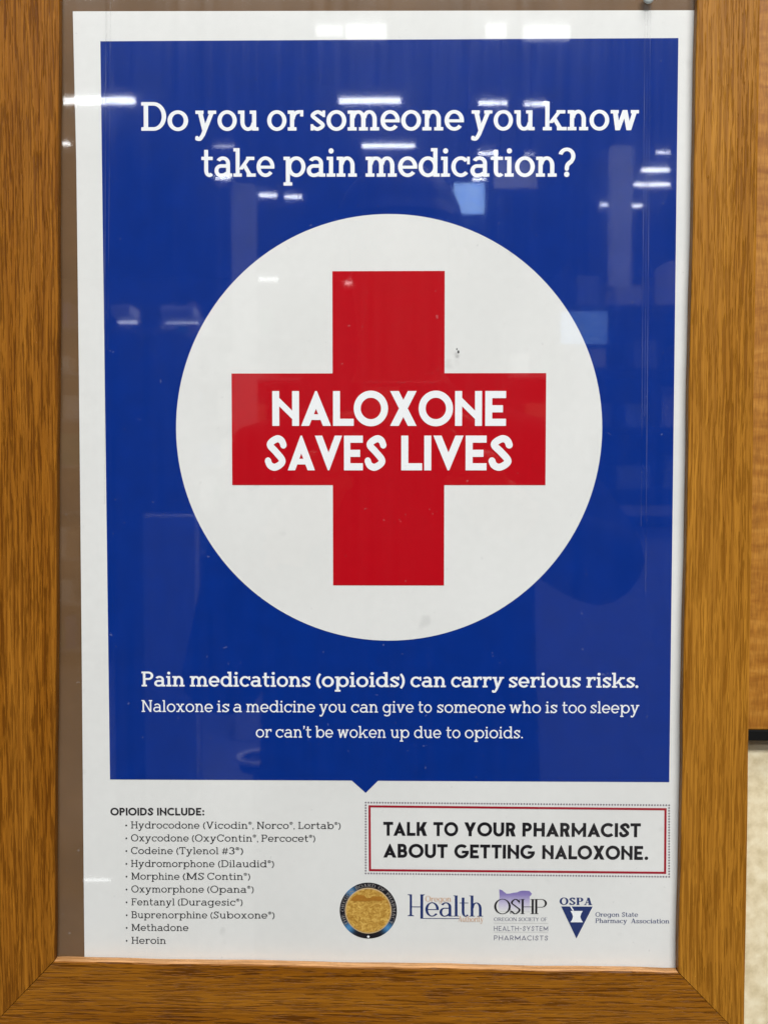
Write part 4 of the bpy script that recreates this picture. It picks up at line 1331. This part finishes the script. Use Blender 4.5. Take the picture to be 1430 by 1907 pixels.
t = thing('store_shelf', 'dark shelving rack with pale boxes mirrored between the white disc and the right border', 'shelf', (0.8, -3.7, FLOOR))
for x in (0.62, 1.16): MB().box(x - 0.012, x + 0.012, -3.9, -3.52, FLOOR, 0.72).build('upright', M['casing'], t)
MB().box(0.632, 1.148, -3.90, -3.88, FLOOR, 0.70).build('back_panel', M['darkwood'], t)
rnd = random.Random(5)
levels = [FLOOR + 0.15, -0.95, -0.62, -0.36, -0.12, 0.11, 0.33, 0.56]
for z in levels: MB().box(0.633, 1.147, -3.879, -3.51, z, z + 0.014).build('shelf', M['casing'], t)
cols = [(0.30, 0.28, 0.26), (0.18, 0.22, 0.30), (0.35, 0.33, 0.30), (0.12, 0.13, 0.16)]
goods = [principled(f'carton_{i}', c, 0.5, 0.3) for i, c in enumerate(cols)]
n_ = 0
for li, z in enumerate(levels[2:]):
    x = 0.66
    while x < 1.06:
        w = rnd.uniform(0.05, 0.13)
        hh = rnd.uniform(0.07, 0.17)
        tag(MB().bevel_box(x, x + w, -3.74, -3.54, z + 0.0145, z + 0.0145 + hh, 0.003).build('carton', goods[rnd.randrange(4)]),
            'plain carton standing on the mirrored dark shelving rack', 'carton', 'cartons on the mirrored shelving rack')
        x += w + rnd.uniform(0.03, 0.12)

# small lit and pale things further back in the store
tag(MB().bevel_box(-0.853, -0.735, -5.09, -5.0, FLOOR, 1.40, 0.006).build('column', M['partition']),
    'slim pale store column mirrored below the first letters of take pain', 'column')
t = thing('hanging_sign', 'pale blank hanging sign mirrored right of the blue hanging monitor', 'sign', (0.69, -6.0, 1.62))
MB().bevel_box(0.562, 0.818, -6.03, -6.0, 1.621, 1.780, 0.006).build('board', M['partition'], t)
for x in (0.60, 0.78): MB().rod((x, -6.015, 1.78), (x, -6.015, 2.62), 0.004).build('pole', M['casing'], t)
t = thing('display_stand', 'round pale-rimmed display stand mirrored below the last white text line', 'display stand', (TRAY[0], TRAY[1], FLOOR))
ring = MB()
n1, n2 = 40, 8
for i in range(n1):
    a = 2 * math.pi * i / n1
    for j in range(n2):
        b = 2 * math.pi * j / n2
        r = TRAY[3] + 0.005 * math.cos(b)
        ring.v.append((TRAY[0] + r * math.cos(a), TRAY[1] + r * math.sin(a), TRAY[2] + 0.005 * math.sin(b)))
for i in range(n1):
    for j in range(n2): ring.f.append((i * n2 + j, ((i + 1) % n1) * n2 + j, ((i + 1) % n1) * n2 + (j + 1) % n2, i * n2 + (j + 1) % n2))
ring.build('rim', M['housing'], t, smooth=True)
MB().rod((TRAY[0], TRAY[1], TRAY[2] - 0.02), (TRAY[0], TRAY[1], TRAY[2] - 0.004), TRAY[3] - 0.002, 40).build('top', M['casing'], t)
MB().rod((TRAY[0], TRAY[1], FLOOR), (TRAY[0], TRAY[1], TRAY[2] - 0.021), 0.02).build('pole', M['pole'], t)

# tall stocked racks at the far side of the store
goods_m = [principled(f'packaging_{n}', c, 0.5, 0.3) for n, c in (('white', (0.60, 0.60, 0.58)), ('blue', (0.08, 0.16, 0.38)), ('green', (0.10, 0.24, 0.14)),
                                                                  ('dark', (0.03, 0.03, 0.035)), ('tan', (0.34, 0.24, 0.15)), ('grey', (0.24, 0.25, 0.27)))]
racks = [(-3.3, -2.1, -6.9, 1.15, 'tall stocked store rack mirrored at the far left of the blue field'),
         (-1.8, -0.7, -7.4, 1.02, 'tall stocked store rack mirrored just left of the white disc'),
         (0.75, 1.75, -7.2, 0.98, 'tall stocked store rack mirrored just right of the white disc'),
         (1.95, 3.1, -6.6, 1.25, 'tallest stocked store rack mirrored at the far right of the blue field')]
for x0, x1, y, top_, lab in racks:
    t = thing('store_rack', lab, 'store rack', ((x0 + x1) / 2, y, FLOOR), 'stocked racks at the far side of the store')
    MB().box(x0 + 0.021, x1 - 0.021, y - 0.30, y - 0.28, FLOOR, top_).build('back_panel', M['darkwood'], t)
    for x in (x0, x1): MB().box(x - 0.02, x + 0.02, y - 0.31, y + 0.01, FLOOR, top_ + 0.04).build('upright', M['casing'], t)
    z = FLOOR + 0.12
    packs = [MB() for _ in goods_m]
    while z < top_ - 0.1:
        MB().box(x0 + 0.021, x1 - 0.021, y - 0.279, y, z, z + 0.02).build('shelf', M['pole'], t)
        x = x0 + 0.05
        while x < x1 - 0.2:
            w = rnd.uniform(0.06, 0.16)
            if rnd.random() < 0.86:
                packs[rnd.choice((0, 0, 1, 2, 3, 3, 4, 5))].box(x, x + w - 0.01, y - 0.24, y - rnd.uniform(0.01, 0.06), z + 0.021, z + 0.021 + rnd.uniform(0.10, 0.24))
            x += w
        z += 0.32
    for p_k, m_k in zip(packs, goods_m):
        if p_k.v: tag(p_k.build('packaging', m_k, t), kind='stuff')

# ------------------------------------------------------------------ the photographer, seen only as a dark outline in the acrylic
M['skin'] = principled('skin', (0.36, 0.20, 0.14), 0.55, 0.3)
M['jacket'] = principled('dark_jacket_cloth', (0.010, 0.010, 0.013), 0.85, 0.1)
M['trousers'] = principled('dark_trouser_cloth', (0.014, 0.015, 0.020), 0.85, 0.1)
M['hair'] = principled('dark_hair', (0.012, 0.009, 0.007), 0.6, 0.3)
M['shoe'] = principled('black_shoe_leather', (0.008, 0.008, 0.008), 0.5, 0.3)
M['eye'] = principled('eye_white_dark', (0.10, 0.09, 0.08), 0.3, 0.4)


def skinned(points, links, levels=1):
    """grow a smooth surface round a stick skeleton: points are (x, y, z, radius_a, radius_b); the first is the root"""
    me = bpy.data.meshes.new('grown')
    me.from_pydata([p[:3] for p in points], links, [])
    o = bpy.data.objects.new('grown', me)
    C.objects.link(o)
    o.modifiers.new('Skin', 'SKIN')
    for i, p in enumerate(points):
        sv = me.skin_vertices[0].data[i]
        sv.radius = (p[3], p[4])
        sv.use_root = (i == 0)
    sub = o.modifiers.new('Subdivision', 'SUBSURF')
    sub.levels = levels
    sub.render_levels = levels
    dg = bpy.context.evaluated_depsgraph_get()
    dg.update()
    r = bpy.data.meshes.new_from_object(o.evaluated_get(dg))
    V = [v.co[:] for v in r.vertices]
    Fc = [tuple(p.vertices) for p in r.polygons]
    bpy.data.objects.remove(o)
    bpy.data.meshes.remove(r)
    return V, Fc


bx = 0.0
pts = [(bx, -1.00, -0.50, 0.19, 0.14), (bx, -0.99, -0.30, 0.205, 0.135), (bx, -0.97, -0.10, 0.20, 0.13), (bx, -0.97, 0.02, 0.14, 0.10), (bx, -0.96, 0.09, 0.062, 0.062),
       (bx, -0.95, 0.15, 0.058, 0.06), (bx, -0.945, 0.22, 0.068, 0.088), (bx, -0.945, 0.30, 0.076, 0.098), (bx, -0.95, 0.365, 0.055, 0.07)]
links = [(0, 1), (1, 2), (2, 3), (3, 4), (4, 5), (5, 6), (6, 7), (7, 8)]
for s_ in (-1, 1):
    n = len(pts)
    el = (0.255, -0.80, -0.135, -0.085) if s_ > 0 else (0.225, -0.83, -0.290, -0.190)   # the right elbow is held higher
    pts += [(bx + s_ * 0.175, -0.96, -0.005, 0.072, 0.072), (bx + s_ * (el[0] - 0.02), -0.88, el[3], 0.060, 0.060), (bx + s_ * el[0], el[1], el[2], 0.055, 0.055),
            (bx + s_ * 0.165, -0.68, (el[2] - 0.04) / 2, 0.046, 0.046), (bx + s_ * 0.088, -0.590, -0.040, 0.030, 0.030), (bx + s_ * 0.075, -0.553, -0.020, 0.024, 0.030), (bx + s_ * 0.073, -0.540, 0.010, 0.016, 0.026)]
    links += [(3, n), (n, n + 1), (n + 1, n + 2), (n + 2, n + 3), (n + 3, n + 4), (n + 4, n + 5), (n + 5, n + 6)]
    n = len(pts)
    pts += [(bx + s_ * 0.10, -1.00, -0.62, 0.105, 0.11), (bx + s_ * 0.105, -0.99, -0.93, 0.070, 0.075), (bx + s_ * 0.11, -1.01, -1.16, 0.060, 0.066), (bx + s_ * 0.115, -1.02, -1.37, 0.042, 0.048),
            (bx + s_ * 0.13, -0.92, -1.405, 0.040, 0.036), (bx + s_ * 0.135, -0.84, -1.418, 0.034, 0.026)]
    links += [(0, n), (n, n + 1), (n + 1, n + 2), (n + 2, n + 3), (n + 3, n + 4), (n + 4, n + 5)]
V, Fc = skinned(pts, links, 2)
body = MB().add(V, Fc)
# five fingers to a hand, closed round the edges of the phone
for s_ in (-1, 1):
    for k, (dz, ln_) in enumerate(((0.030, 0.92), (0.010, 1.0), (-0.010, 0.95), (-0.029, 0.78))):
        f = [(s_ * 0.075, -0.545, 0.5 * dz - 0.005, 0.010, 0.010), (s_ * 0.066, -0.5245, dz + 0.004, 0.0095, 0.0095), (s_ * (0.066 - 0.014 * ln_), -0.5195, dz + 0.008, 0.0085, 0.0085),
             (s_ * (0.066 - 0.032 * ln_), -0.5225, dz + 0.010, 0.0075, 0.0075)]
        # fingers wrap behind the far side of the phone from the palm
        f = [(x, y - 0.004, z, a, b) for x, y, z, a, b in f]
        v_, f_ = skinned(f, [(0, 1), (1, 2), (2, 3)], 1)
        body.add(v_, f_)
    f = [(s_ * 0.074, -0.552, -0.010, 0.012, 0.012), (s_ * 0.056, -0.553, 0.014, 0.0105, 0.0105), (s_ * 0.040, -0.549, 0.030, 0.009, 0.009), (s_ * 0.030, -0.546, 0.040, 0.008, 0.008)]
    v_, f_ = skinned(f, [(0, 1), (1, 2), (2, 3)], 1)
    body.add(v_, f_)
# face: nose, ears, lips
fx, fy, fz = bx, -0.853, 0.255
for P_, r_ in (([(fx, fy - 0.010, fz + 0.020, 0.010, 0.010), (fx, fy + 0.008, fz - 0.010, 0.013, 0.013)], 0), ([(fx - 0.022, fy - 0.012, fz - 0.048, 0.006, 0.006), (fx, fy - 0.004, fz - 0.047, 0.008, 0.008), (fx + 0.022, fy - 0.012, fz - 0.048, 0.006, 0.006)], 0),
                 ([(fx - 0.076, -0.945, fz + 0.03, 0.012, 0.018), (fx - 0.079, -0.945, fz - 0.02, 0.010, 0.014)], 0), ([(fx + 0.076, -0.945, fz + 0.03, 0.012, 0.018), (fx + 0.079, -0.945, fz - 0.02, 0.010, 0.014)], 0)):
    v_, f_ = skinned(P_, [(i, i + 1) for i in range(len(P_) - 1)], 1)
    body.add(v_, f_)
pr = thing('person', 'person in a dark jacket photographing the poster, mirrored as a dark outline', 'person', (bx, -1.0, FLOOR))
po_ = body.build('body', M['jacket'], pr, smooth=True)
for m_ in ('trousers', 'skin', 'shoe'): po_.data.materials.append(M[m_])
for p in po_.data.polygons:
    c = p.center + Vector((bx, -1.0, FLOOR))
    if c.z < -1.36: p.material_index = 3
    elif c.z < -0.52: p.material_index = 1
    elif c.z > 0.105 or c.y > -0.600: p.material_index = 2
# hair cap
hv, hf = [], []
for i in range(9):
    a = math.pi / 2 * i / 8 * 1.25
    for j in range(24):
        b = 2 * math.pi * j / 24
        back = 0.010 if math.sin(b) < 0 else -0.004
        hv.append((bx + 0.086 * math.sin(a) * math.cos(b), -0.955 + (0.104 + back) * math.sin(a) * math.sin(b), 0.302 + 0.092 * math.cos(a) + (0.03 if math.sin(b) > 0.3 and i > 6 else 0)))
for i in range(8):
    for j in range(24): hf.append((i * 24 + j, i * 24 + (j + 1) % 24, (i + 1) * 24 + (j + 1) % 24, (i + 1) * 24 + j))
obj('hair', hv, hf, M['hair'], pr, smooth=True)
for s_ in (-1, 1):
    v_, f_ = skinned([(bx + s_ * 0.030, -0.862, 0.272, 0.011, 0.009), (bx + s_ * 0.034, -0.863, 0.272, 0.011, 0.009)], [(0, 1)], 1)
    obj('eye', v_, f_, M['eye'], pr, smooth=True)
ph = thing('smartphone', 'black smartphone held up in both hands, mirrored in front of the dark figure', 'phone', (0, -0.5375, -0.075))
MB().bevel_box(-0.0375, 0.0375, -0.542, -0.534, -0.075, 0.075, 0.003).build('phone_body', M['casing'], ph)
MB().bevel_box(-0.034, 0.000, -0.534, -0.5325, 0.036, 0.070, 0.0006).build('lens_plate', M['pole'], ph)
